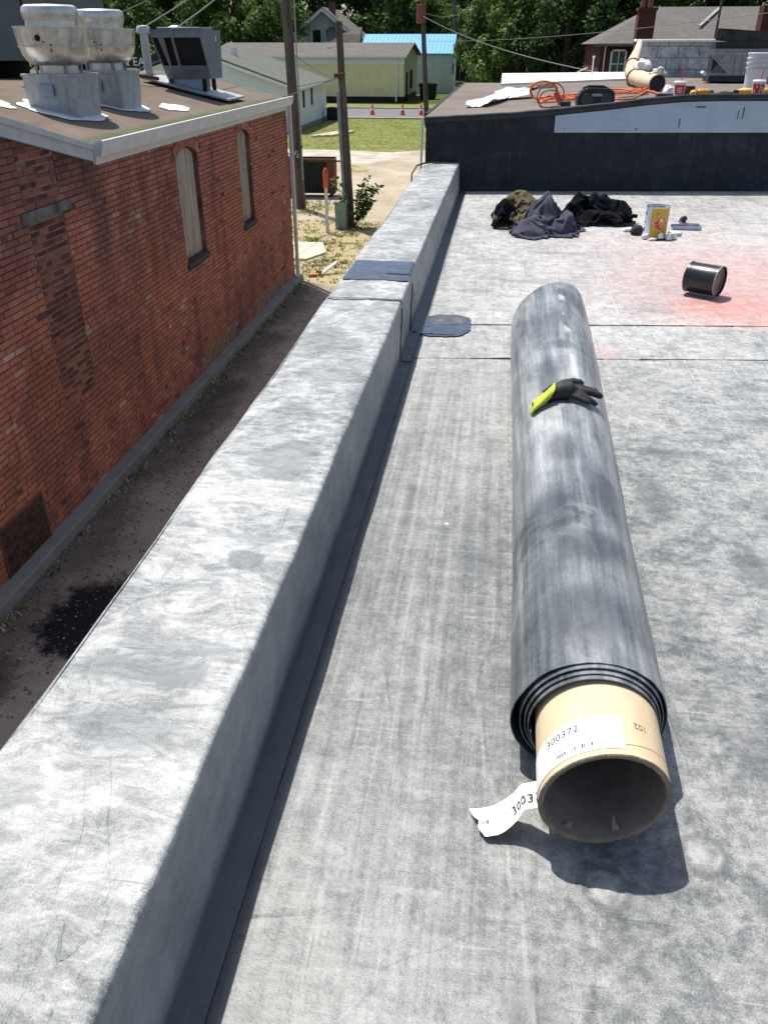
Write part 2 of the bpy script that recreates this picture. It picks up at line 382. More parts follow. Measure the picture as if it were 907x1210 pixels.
# fastener plates telegraphing through the sheet
for px, py in ((.287, 1.015), (.487, 1.118), (1.05, 1.7), (.95, .55)):
    m = MB(); m.lathe([(.085, -.0032), (.068, -.0012), (.055, .0010), (.046, .0034), (.040, .0040), (.033, .0022), (.027, .0016), (.021, .0038), (.012, .0052), (.001, .0054)], (px, py, .0008), 40)
    m.build('fastener_plate', M_roof, roof, smooth=True)
# dark fresh flashing patch at the seam end beside the upstand
def patch_poly(m, poly, z0, th):
    n = len(poly)
    m.prism(poly, lambda p: (p[0], p[1], z0), lambda p: (p[0], p[1], z0+th))
def rag(cx, cy, rx, ry, sd, n=90, pw=3.2):
    P = []
    for k in range(n):
        a = 2*math.pi*k/n; r = (abs(math.cos(a))**pw+abs(math.sin(a))**pw)**(-1/pw)
        e = 1+.05*nz(math.cos(a)*2, math.sin(a)*2, sd)+.06*nz(math.cos(a)*6, math.sin(a)*6, sd)+.03*nz(math.cos(a)*19, math.sin(a)*19, sd)
        P.append((cx+rx*r*e*math.cos(a), cy+ry*r*e*math.sin(a)+SK*(rx*r*math.cos(a))))
    return P
m = MB(); patch_poly(m, rag(-.262, 4.535, .145, .205, 3), .0085, .0014); m.build('flashing_patch', M_fresh, roof)
m = MB(); patch_poly(m, rag(-.25, 4.62, .11, .075, 9), .0100, .0010); m.build('primer_smear', M_smear, roof)
m = MB(); m.grid(8, 8, lambda u, v: (-.40+.20*u, 4.36+.14*v+.03*nz(u*3,v*3,1), .0115+.004*max(0, nz(u*4, v*4, 9))+.001))
m.build('flashing_patch', M_fresh, roof, smooth=True)

# ------------------------------------------------------------ parapet
par = thing('parapet', (-.64, 4., 0), 'low membrane-covered parapet wall running along the roof edge beside the alley', 'parapet')
YE = 9.46
def par_prof(y):
    wo = .015*nz(y*.9, 0, 11)+.006*nz(y*4, 0, 12); wi = .009*nz(y*.7, 4, 11)+.004*nz(y*3.3, 2, 12)
    dz = .004*nz(y*1.1, 7, 2)
    if y > 4.3: wi -= .012*min(1, (y-4.3)/.15)
    P = [(-.835+wo, -.25), (-.838+wo, .10), (-.834+wo, .27), (-.828+wo, .291), (-.812+wo, .300)]
    for k in range(1, 12): P.append((-.812+wo+(.340-wo+wi)*k/12., .301))
    P += [(-.463+wi, .3008), (-.4545+wi, .2985), (-.450+wi, .2925), (-.449+wi, .284)]
    for k in range(1, 8): P.append((-.449+wi*(1-k/8)+.004*k/8, .284-.237*k/8))
    P += [(-.4435, .030), (-.439, .017), (-.428, .0115), (-.392, .0108), (-.390, .006)]
    return [(a, b+dz*(b > .2)) for a, b in P]
ys = []; y = -1.2
while y < YE: ys.append(y); y += .05
m = MB(); rows = [par_prof(y) for y in ys]; n = len(rows[0]); vs = []
for y, r in zip(ys, rows):
    for i, (a, b) in enumerate(r):
        dd = 0
        if 5 <= i <= 16: b += .0050*nz(a*7, y*5, 3)+.0026*nz(a*22, y*14, 4)
        elif 19 < i < n-4: a += .004*nz(b*9, y*3.2, 5)+.002*nz(b*20, y*11, 6)
        vs.append((a, y, b))
m.add(vs, [(j*n+i, j*n+i+1, (j+1)*n+i+1, (j+1)*n+i) for j in range(len(ys)-1) for i in range(n-1)])
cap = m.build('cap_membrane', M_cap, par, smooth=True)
M_cmu = simple('painted_block', (.32,.30,.28), .9, .2, scale=2, bump=.3)
MB().box(-.80, -.47, -1.2, YE, -3.2, .0).build('wall', M_cmu, par)
MB().tube([(-.815+.004*nz(k*.9,2,2), -.6+k*.22, .2985) for k in range(45)], .0022, 5).build('cap_edge_bead', M_cap, par, smooth=True)
# cross seam of the cap sheet, and the strip of flashing that turns down the inner face
def strip_over(ya, yb, i0, i1, lift, name, mat):
    m = MB(); N = 6; vs = []
    for j in range(N+1):
        y = ya+(yb-ya)*j/N; r = par_prof(y)[i0:i1]; k = len(r)
        for q, (a, b) in enumerate(r):
            b0 = b; yy = y+.012*nz(a*9, y, 8)+.010*nz(a*31, y*2, 3)
            if i0+q >= 19: a += lift
            else: b += lift
            vs.append((a, yy, b))
    m.add(vs, [(j*k+i, j*k+i+1, (j+1)*k+i+1, (j+1)*k+i) for j in range(N) for i in range(k-1)])
    return m.build(name, mat, par, smooth=True)
strip_over(3.945, 3.965, 3, 28, .006, 'seam_edge', M_seal)
strip_over(4.33, 4.77, 4, 18, .0055, 'flashing_patch', M_fresh)
strip_over(4.46, 4.62, 12, 18, .0095, 'flashing_patch', M_fresh)
# curved edges of the corner pieces on the inner face
for y0, r0 in ((3.93, .0032), (4.42, .004)):
    pts = []
    for k in range(14):
        q = k/13; pts.append((-.443+.002*math.sin(q*9)+(.06*max(0, q-.85)/.15 if y0 < 4 else .03*max(0, q-.85)/.15), y0+.05*math.sin(q*1.6)*(-1), .27-.255*min(1, q/.86)))
    MB().tube(pts, r0, 5).build('seam_edge', M_seal, par)
MB().box(-.4405, -.4385, 4.50, 4.515, .17, .20).build('paint_mark', simple('red_paint', (.5,.05,.04)), par)
# black cable looping over the far end of the parapet
ca = tag(MB().tube([(-.80,8.1,.02),(-.855,8.25,.12),(-.875,8.5,.30),(-.85,8.75,.345),(-.80,9.1,.33),(-.70,9.3,.32),(-.55,9.36,.318)], .008, 6).build('cable', simple('black_cable', (.02,.02,.02), .5)), 'black cable looped over the far end of the parapet by the black wall', 'cable')

# ------------------------------------------------------------ roll of membrane
RX0, RX1 = .272, .293
ROLL = thing('membrane_roll', (.28, 2.7, 0), 'long grey rubber roofing roll on a cardboard core lying on the roof', 'roofing roll')
def rollmat():
    t = MT('rolled_rubber', .42, .4)
    x, y, z = t.xyz()
    big = t.noise(2.0, 6, .6, dist=.6)
    al = t.noise(1, 6, .7, v=t.mapv(scale=(26, .9, 26)))
    dia = t.noise(1, 5, .65, v=t.mapv(scale=(9, 1.6, 9), rot=(0, 0, R(-35))), dist=.8)
    fine = t.noise(90, 3, .7)
    v = t.math('ADD', t.math('MULTIPLY', big, .36), t.math('MULTIPLY', al, .38))
    v = t.math('ADD', v, t.math('MULTIPLY', dia, .22))
    v = t.math('ADD', v, t.math('MULTIPLY', t.math('SUBTRACT', fine, .5), .10))
    v = t.math('MULTIPLY_ADD', t.math('SUBTRACT', v, .46), 1.9, .42)
    v = t.math('ADD', v, t.math('MULTIPLY', t.sm(y, 1.3, 3.6), .05))
    c = t.ramp(v, [(.28, (.05,.057,.064)), (.40, (.115,.13,.14)), (.50, (.19,.205,.215)), (.60, (.29,.305,.315)), (.74, (.48,.49,.49))])
    sc_ = t.noise(1, 6, .62, v=t.mapv(scale=(5, 2.2, 5), rot=(0, 0, R(-40))), dist=1.0)
    c = t.mix(t.math('MULTIPLY', t.sm(sc_, .54, .62), .32), c, (.40,.41,.41)); c = t.mix(t.math('MULTIPLY', t.math('SUBTRACT', 1., t.sm(sc_, .36, .44)), .4), c, (.06,.07,.078))
    # pale line along the crest, a highlight put into the colour
    ln = t.band(x, .325, .004, .02)
    c = t.mix(t.math('MULTIPLY', t.math('MULTIPLY', ln, t.sm(t.noise(5, 4, .7), .45, .6)), t.math('MULTIPLY', t.sm(y, 2.2, 3), .75)), c, (.6,.6,.58))
    wob = t.math('MULTIPLY', t.math('SUBTRACT', t.noise(12, 4, .65), .5), .8)
    for a, b, p, q in ((.25,2.33,.05,.09), (.30,1.78,.10,.07), (.30,3.25,.05,.05), (.26,1.50,.12,.10), (.20,1.95,.06,.14), (.36,2.1,.05,.12), (.22,2.9,.04,.2)):
        c = t.mix(t.math('MULTIPLY', t.spot(a, b, p, q, x, y, .5, wob), .62), c, (.045,.052,.06))
    t.color(c); t.rough(t.ramp(v, [(.3, .26), (.7, .42)]))
    t.bump(t.math('ADD', dia, t.math('MULTIPLY', fine, .1)), .3, .01)
    return t.m
M_roll = rollmat()
M_rollin = simple('clean_rubber_edge', (.018,.021,.026), .45, .4)
def ease(a, b, x):
    q = max(0, min(1, (x-a)/(b-a))); return q*q*(3-2*q)
TURNS = 4.35; NT = 72; NA = int(TURNS*NT); NL = 44
A_END = R(-48)                  # the free edge lies underneath on the right
def roll_pt(k, v, th):
    turn = k/NT; ang = A_END - 2*math.pi*(TURNS-turn)
    q = turn/TURNS
    yf = 1.335-.011*(1-q)*TURNS; yb = 4.17-.02*(1-q)
    y = yf+(yb-yf)*v
    cx = RX0+(RX1-RX0)*v
    gr = ease(0, 1, v)
    r = .1305+.0052*turn+.0024*nz(turn*2.1, ang*.35, 1)+th+gr*(.014+.0062*turn)
    side = abs(math.cos(ang))**1.6
    r += side*(.0165*q**3.5)*(1-.8*gr)+ (q**6)*.034*side*max(0, -math.sin(ang)+.35)*(1-ease(0, .45, v))
    if q > .75:
        r += .0025*nz(ang*1.2, y*1.6, 3)+ .0018*nz(math.cos(ang)*6+y*2.2, y*4-math.cos(ang)*5, 8)
    z0 = .146+.030*gr
    x = cx+r*math.cos(ang); z = z0+r*math.sin(ang)
    z = max(z, .0125+.0016*q*0+th)
    # ends are cut askew
    y += (x-cx)*(.05*(1-v)+.95*max(0, v-.9)/.1*.9)+ (.02*nz(ang, 1, 1)*(v if v > .95 else 0))
    return (x, y, z)
m = MB(); vs = []
for th in (.0011, -.0011):
    for k in range(NA+1):
        for j in range(NL+1): vs.append(roll_pt(k, j/NL, th))
W_ = NL+1; S_ = (NA+1)*W_; fs = []
for k in range(NA):
    for j in range(NL):
        a = k*W_+j; fs.append((a, a+1, a+W_+1, a+W_)); fs.append((S_+a, S_+a+W_, S_+a+W_+1, S_+a+1))
    a = k*W_; fs.append((a, a+W_, S_+a+W_, S_+a)); a = k*W_+NL; fs.append((a, S_+a, S_+a+W_, a+W_))
for j in range(NL):
    for k in (0, NA): a = k*W_+j; fs.append((a, a+1, S_+a+1, S_+a))
m.add(vs, fs); sh = m.build('rolled_sheet', M_roll, ROLL, smooth='auto')
def cardboard():
    t = MT('cardboard', .75, .25)
    x, y, z = t.xyz()
    n = t.noise(1, 5, .6, v=t.mapv(scale=(30, 6, 30)))
    t.color(t.ramp(n, [(.3, (.58,.44,.275)), (.7, (.68,.54,.36))])); return t.m
M_card = cardboard()
M_cardin = simple('raw_cardboard_inside', (.30,.245,.20), .9, .1, scale=12, bump=.3, bscale=40)
M_cardedge = simple('cardboard_edge', (.27,.21,.155), .95, .1, scale=30, bump=.5, bscale=120)
CX, CZ, CRo, CRi = .277, .1455, .1265, .1150
def cyl_y(m, r0, r1, y0, y1, n=72, cx=CX, cz=CZ, sk=.14, seg=2, dx=.02):
    vs = []
    for j in range(seg+1):
        q = j/seg
        for i in range(n):
            a = 2*math.pi*i/n; r = r0+(r1-r0)*q; xx = r*math.cos(a)
            vs.append((cx+dx*(y0+(y1-y0)*q-1.1)/3*.9+xx, y0+(y1-y0)*q+sk*xx*(1-q if y0 < y1 else 1)+.0015*nz(a*3, y0, r0), cz+.006*q*(y1-y0)/3+r*math.sin(a)*.985))
    m.add(vs, [(j*n+i, j*n+(i+1)%n, (j+1)*n+(i+1)%n, (j+1)*n+i) for j in range(seg) for i in range(n)])
core = MB(); cyl_y(core, CRo, CRo, 1.105, 4.0, seg=6); coreo = core.build('cardboard_core', M_card, ROLL, smooth=True, fix=False)
ci = MB(); cyl_y(ci, CRi, CRi, 1.107, 4.0, seg=6); ci.build('core_inside', M_cardin, coreo, smooth=True)
ce = MB()
vs = []
NN = 96
for j, (r, dy) in enumerate(((CRo, 0), (CRo-.002, -.003), ((CRo+CRi)/2, -.0035), (CRi+.001, -.002), (CRi-.0005, .006))):
    for i in range(NN):
        a = 2*math.pi*i/NN; rr = r+(.0012*nz(a*9, j, 2)); xx = rr*math.cos(a)
        vs.append((CX+xx, 1.105+dy+.14*xx+.0015*nz(a*14, j*.3, 3), CZ+rr*math.sin(a)*.985))
ce.add(vs, [(j*NN+i, j*NN+(i+1)%NN, (j+1)*NN+(i+1)%NN, (j+1)*NN+i) for j in range(4) for i in range(NN)])
ce.build('core_edge', M_cardedge, coreo, smooth=True)
# torn paper flakes inside the mouth
for a, w_, h_, sd in ((R(-70), .017, .036, 1), (R(-122), .022, .014, 2)):
    cx_, cz_ = CX+(CRi-.002)*math.cos(a), CZ+(CRi-.002)*math.sin(a)*.985
    tx, tz = -math.sin(a), math.cos(a); nx_, nz_ = -math.cos(a), -math.sin(a)
    m = MB(); yb = 1.112+.14*(cx_-CX)
    P = []
    for u, h in ((-.5,0),(.5,0),(.42,.3),(.2,.45),(.3,1.),(-.02,.8),(-.3,.35)):
        P.append((cx_+tx*u*w_+nx_*h*h_, yb+.004+.01*h, cz_+tz*u*w_+nz_*h*h_))
    m.add(P, [(0,1,2,3,4,5,6)]); m.add([(p[0], p[1]+.0012, p[2]) for p in P], [(6,5,4,3,2,1,0)])
    m.build('paper_flake', M_cardedge, coreo, fix=False)
M_paper = simple('label_paper', (.80,.79,.77), .8, .2, var=.05)
M_ink = simple('label_ink', (.05,.05,.05), .8, .1)
M_inkgrey = simple('grey_stamp_ink', (.27,.2,.13), .8, .1)
def core_surf(a, y, lift):
    r = CRo+lift; return (CX+.02*(y-1.1)/3*.9+r*math.cos(a), y+.14*r*math.cos(a)*(1-(y-1.105)/2.9), CZ+.006*(y-1.1)/3+r*math.sin(a)*.985)
A0, A1 = R(205), R(79)
lab = MB()
def lab_pt(u, v):
    a = A0+(A1-A0)*u; return core_surf(a, 1.118+.006*u*0+(.085+.008*nz(u*3, v, 1)*(v > .9)*0)*v, .0012)
lab.grid(40, 4, lab_pt); labo = lab.build('shipping_label', M_paper, coreo, smooth=True, fix=False)
def on_label(txt, size, u0, v0, parent, mat, name='lettering', lift=.0018, flip=False, sp=1.1):
    vs2, f2 = text2d(txt, size, sp); m = MB(); P = []
    for px, py in vs2:
        if flip: px, py = -px, -py
        P.append(core_surf(A0+(A1-A0)*u0-px/CRo, 1.118+v0+py, lift))
    m.add(P, f2); return m.build(name, mat, parent, fix=False)
on_label('300372', .024, .42, .057, labo, M_ink)
on_label('-- --- - ---', .012, .45, .041, labo, M_inkgrey)
on_label('-- --- --', .016, .47, .026, labo, M_ink)
bar = MB(); random.seed(5); xq = 0
while xq < .085:
    wq = random.choice((.0012,.002,.003)); 
    for (u, v) in ((0,0),): pass
    a0 = A0+(A1-A0)*.52-xq/CRo; a1 = a0-wq/CRo
    bar.add([core_surf(a0, 1.130, .0018), core_surf(a1, 1.130, .0018), core_surf(a1, 1.139, .0018), core_surf(a0, 1.139, .0018)], [(0,1,2,3)]); xq += wq+random.choice((.0012,.002,.0035))
bar.build('barcode', M_ink, labo, fix=False)
on_label('102', .022, 1.20, .075, coreo, M_inkgrey, 'stamped_number', .0008, True, .95)
# spiral joint of the cardboard winding
m = MB(); N = 40
for lo in (0,):
    P = []
    for k in range(N+1):
        a = R(20+ (100)*k/N); yy = 1.128+.028*(1-k/N)-.01
        P += [core_surf(a, yy, .0006), core_surf(a, yy+.0012, .0006)]
    m.add(P, [(2*k, 2*k+1, 2*k+3, 2*k+2) for k in range(N)])
m.build('winding_joint', simple('joint_brown', (.36,.24,.12), .9), coreo, fix=False)
# torn label tail hanging down to the roof
pts = [(core_surf(R(196), 1.15, .001)), (.128, 1.145, .085), (.115, 1.142, .058), (.098, 1.138, .038), (.078, 1.134, .024), (.058, 1.132, .017), (.040, 1.133, .014)]
pts = [Vector(p) for p in pts]
def tail(u, v):
    q = u*(len(pts)-1); i = min(int(q), len(pts)-2); p = pts[i].lerp(pts[i+1], q-i)
    wdt = .066-.012*u
    e = 0
    if v < .5: e = -.018*u*u - (.012*abs(nz(u*6, 2, 2)))*(u > .4)
    else: e = .004*nz(u*5, 3, 1)
    yy = p.y+(v-.5)*wdt+e*.6
    return (p.x+(.012*nz(v*5, 1, 6) if u > .98 else 0)+ .035*(.5-v)*u, yy, p.z+.003*nz(u*4, v*3, 2))
m = MB(); m.grid(28, 8, tail); m2 = MB(); 
tl = m.build('torn_label', M_paper, ROLL, smooth=True, fix=False)
def on_tail(txt, size, u0, v0):
    vs2, f2 = text2d(txt, size, 1.1); L_ = .155; mm = MB(); P = []
    for px, py in vs2:
        p = Vector(tail(max(0, u0-px/L_), v0+py/.06)); P.append((p.x-.001, p.y, p.z+.0022))
    mm.add(P, f2); mm.build('lettering', M_ink, tl, fix=False)
on_tail('300372', .026, .40, .22); on_tail('-- --- --', .014, .62, .68); on_tail('- --', .012, .88, .45); on_tail('- -- -', .012, .6, .05)

# ------------------------------------------------------------ glove on the roll
M_glv = simple('black_nitrile', (.022,.022,.025), .6, .35, scale=30, bump=.3, bscale=200)
M_cuff = simple('lime_knit', (.50,.60,.07), .9, .1, var=.15, scale=120, bump=.4, bscale=300)
GL = thing('work_glove', (.28, 2.70, .342), 'black coated work glove with lime yellow cuff lying across the roofing roll', 'glove')
def gsurf(x, h): # height over the roll crest line
    q = min(.15, abs(x-.282)); return .1655+math.sqrt(max(.0001, .1755**2-q*q))+h
g = MB()
def ch(pts, rr, n=10): g.tube([(x, 2.70+(y-2.70)*.5, gsurf(x, h*.72-.004)) for x, y, h in pts], rr, n)
ch([(.205,2.675,.020),(.23,2.69,.026),(.262,2.70,.030),(.29,2.705,.030),(.305,2.705,.026)], [.024,.030,.033,.030,.018], 14)
ch([(.215,2.72,.018),(.255,2.735,.026),(.29,2.735,.024)], [.020,.026,.018], 12)
ch([(.235,2.75,.03),(.268,2.775,.046),(.298,2.785,.054),(.325,2.785,.056),(.336,2.784,.054)], [.015,.015,.014,.0125,.008])   # thumb
ch([(.285,2.745,.028),(.32,2.755,.034),(.352,2.755,.044),(.378,2.752,.056),(.387,2.751,.058)], [.014,.013,.012,.011,.007])
ch([(.285,2.715,.030),(.325,2.715,.034),(.360,2.712,.046),(.390,2.708,.060),(.400,2.707,.062)], [.015,.014,.013,.012,.008])
ch([(.285,2.685,.026),(.32,2.675,.024),(.350,2.660,.022),(.375,2.648,.020),(.383,2.644,.020)], [.013,.0115,.0105,.0095,.006])
ch([(.28,2.665,.018),(.312,2.645,.014),(.340,2.625,.012),(.357,2.615,.012)], [.012,.0105,.0095,.007])
fused('palm_and_fingers', g, .0035, M_glv, GL, 3)
g = MB(); vs = []
NC = 20
for k, (x, y, h, rr, sq) in enumerate(((.228,2.688,.028,.034,.9), (.212,2.68,.021,.036,.85), (.196,2.67,.016,.036,.75), (.178,2.66,.013,.036,.65), (.162,2.652,.014,.038,.6), (.160,2.651,.014,.034,.55), (.175,2.658,.013,.030,.5))):
    for i in range(NC):
        a = 2*math.pi*i/NC; vs.append((x+.3*rr*sq*math.sin(a)*.6-.004*nz(a, k, 2), y+rr*math.cos(a), gsurf(x, h)+rr*sq*math.sin(a)*.8+.002*nz(a*3, k, 4)))
g.add(vs, [(j*NC+i, j*NC+(i+1)%NC, (j+1)*NC+(i+1)%NC, (j+1)*NC+i) for j in range(6) for i in range(NC)])
g.build('cuff', M_cuff, GL, smooth=True)

# ------------------------------------------------------------ black pail lying on its side
M_blkpl = simple('black_plastic', (.012,.013,.016), .3, .5, var=.3, scale=20)
M_rim = simple('scuffed_rim', (.42,.42,.42), .5, .4, scale=30)
BK = thing('pail', (1.325, 5.40, .012), 'small black pail tipped on its side near the red stained sheet', 'pail')
ax = Vector((1, -.72, 0)).normalized()
mm = Matrix.Translation((1.325, 5.40, .012+.099)) @ ax.to_track_quat('Z', 'Y').to_matrix().to_4x4() @ Matrix.Scale(.92, 4)
m = MB(); m.lathe([(.098,-.112),(.102,-.112),(.103,-.105),(.100,-.09),(.1005,.09),(.103,.10),(.103,.112),(.098,.112),(.096,.10),(.060,.098),(.055,.094),(.001,.094)], (0,0,0), 40, mm, False)
m.build('body', M_blkpl, BK, smooth='auto')
for zz in (-.1095, .1095):
    m = MB(); m.lathe([(.1025,zz-.003),(.1052,zz-.002),(.1056,zz),(.1052,zz+.002),(.1025,zz+.003)], (0,0,0), 40, mm, False); m.build('rim', M_rim, BK, smooth=True)
m = MB(); m.lathe([(.045,-.1125),(.001,-.1125)], (0,0,0), 24, mm, True); m.build('bottom_disc', M_blkpl, BK)

# ------------------------------------------------------------ adhesive can and bits around it
M_tin = simple('tin', (.55,.56,.58), .35, .5, 1., var=.15, scale=20)
def canlabel():
    t = MT('can_label', .45, .4)
    v = t.xyz(t.obj()); a = t.math('ARCTAN2', v[1], v[0])
    c = t.mix(t.sm(a, -2.27, -2.25), (.52,.60,.72), (.55,.34,.03))
    c = t.mix(t.sm(a, .5, .52), c, (.52,.60,.72))
    n = t.noise(40, 4, .6); c = t.mix(t.sm(n, .6, .75), c, t.mix(.6, c, (.35,.28,.15)))
    t.color(c); return t.m
CAN = thing('adhesive_can', (1.30, 7.23, .011), 'yellow and white tin of adhesive with a red flammable diamond', 'can')
m = MB(); m.lathe([(.094,.004),(.0945,.012),(.0925,.016),(.0925,.232),(.0945,.236)], (0,0,0), 40, None, False)
m.build('body', canlabel(), CAN, smooth='auto', world=False)
m = MB(); m.lathe([(.0945,.236),(.0965,.240),(.0955,.246),(.090,.246),(.088,.236),(.062,.234),(.060,.240),(.055,.240),(.054,.205),(.001,.20)], (0,0,0), 40, None, False); m.build('rim', M_tin, CAN, smooth='auto', world=False)
m = MB(); m.lathe([(.0955,0),(.0965,.005),(.094,.009)], (0,0,0), 40, None, True); m.build('bottom_rim', M_tin, CAN, smooth='auto', world=False)
def on_can(pts2, name, mat, parent, lift, a0=R(-76), z0=.125):
    m = MB(); P = []
    for u, v in pts2: 
        r = .0925+lift; P.append((r*math.cos(a0+u/.0925), r*math.sin(a0+u/.0925), z0+v))
    m.add(P, [tuple(range(len(P)))]); return m.build(name, mat, parent, world=False, fix=False)
def sq(s): 
    o = []
    c = [(0,-s),(s,0),(0,s),(-s,0)]
    for i in range(4):
        for k in range(6):
            a, b = c[i], c[(i+1)%4]; o.append((a[0]+(b[0]-a[0])*k/6, a[1]+(b[1]-a[1])*k/6))
    return o
M_white = simple('white_print', (.75,.75,.74), .6, .2, var=.05)
dm = on_can(sq(.064), 'hazard_border', M_white, CAN, .0012, z0=.118); dm2 = on_can(sq(.058), 'hazard_diamond', simple('red_print', (.60,.035,.025), .5), dm, .002, z0=.118)
on_can([(0,-.012),(.009,-.006),(.011,.004),(.005,.016),(.003,.028),(-.003,.012),(-.006,.018),(-.010,.004),(-.008,-.006)], 'flame_symbol', M_white, dm2, .003, z0=.143)
on_can([(-.034,-.003),(.034,-.003),(.034,.004),(-.034,.004)], 'print_bar', M_white, dm2, .003, z0=.113)
on_can([(-.007,-.007),(.007,-.007),(.007,.007),(-.007,.007)], 'print_mark', simple('green_print', (.12,.2,.12), .6), CAN, .0012, a0=R(-98), z0=.195)
for zz, hh in ((.19,.022), (.12,.012), (.06,.03)):
    on_can([(-.012,-hh/2),(.012,-hh/2),(.012,hh/2),(-.012,hh/2)], 'print_mark', M_ink, CAN, .0012, a0=R(-172), z0=zz)
M_tissue = simple('white_rag', (.74,.73,.72), .95, .1, var=.08)
def crumple(name, loc, rx, ry, rz, mat, label, cat, group, sd, amp=.35, n=16):
    m = MB(); vs = []
    for j in range(n+1):
        ph = math.pi*j/n
        for i in range(2*n):
            th = math.pi*i/n; d = Vector((math.sin(ph)*math.cos(th), math.sin(ph)*math.sin(th), math.cos(ph)))
            q = 1+amp*mn.noise(d*1.6+Vector((sd,0,0)))+amp*.7*abs(mn.noise(d*3.6+Vector((0,sd,0))))
            vs.append((loc[0]+rx*q*d.x, loc[1]+ry*q*d.y, max(loc[2]+.001, loc[2]+rz*.75+rz*q*d.z)))
    m.add(vs, [(j*2*n+i, j*2*n+(i+1)%(2*n), (j+1)*2*n+(i+1)%(2*n), (j+1)*2*n+i) for j in range(n) for i in range(2*n)])
    o = m.build(name, mat, smooth=True); tag(o, label, cat, group); return o
for k, (x, y, rx, ry, rz) in enumerate(((1.215,7.12,.028,.02,.022), (1.33,7.09,.022,.018,.03), (1.395,7.10,.022,.03,.035), (1.27,7.07,.035,.015,.010), (1.44,7.16,.03,.025,.02), (1.48,7.30,.05,.04,.018), (1.12,7.42,.05,.02,.015))):
    crumple('crumpled_rag', (x, y, .0112), rx, ry, rz, M_tissue, 'small crumpled white scrap lying around the foot of the adhesive can', 'rag', 'white scraps around the can', k*3.1, .5, 10)
crumple('dark_sponge', (1.165, 7.30, .0112), .052, .045, .045, simple('dark_sponge', (.035,.037,.04), .9), 'dark grey lump of sponge beside the adhesive can', 'sponge', None, 9.3, .3)
m = MB(); m.tube([(1.24,7.085,.018),(1.30,7.06,.018),(1.365,7.09,.02)], .008, 8); tag(m.build('brush_handle', M_blkpl), 'short black brush handle lying in front of the adhesive can', 'brush')
# seam roller in its tray
TR = thing('roller_tray', (1.62, 7.6, .011), 'grey metal tray with a small roller beside the adhesive can', 'tray')
m = MB(); m.box(-.115,.125,-.05,.05,0,.006, bev=.002); m.box(-.115,.125,-.05,-.044,.006,.03); m.box(-.115,.125,.044,.05,.006,.03); m.box(.119,.125,-.044,.044,.006,.03); m.build('tray', simple('blue_grey_metal', (.34,.40,.47), .4, .5, .6), TR, world=False)
m = MB(); m.tube([(-.05,-.02,.05),(-.03,.0,.075),(-.012,.02,.085)], [.022,.030,.022], 14); m.build('roller', M_blkpl, TR, smooth='auto', world=False)
m = MB(); m.tube([(-.03,0,.05),(.03,.0,.04),(.11,.01,.036)], .009, 8); m.build('handle', M_tin, TR, smooth=True, world=False)

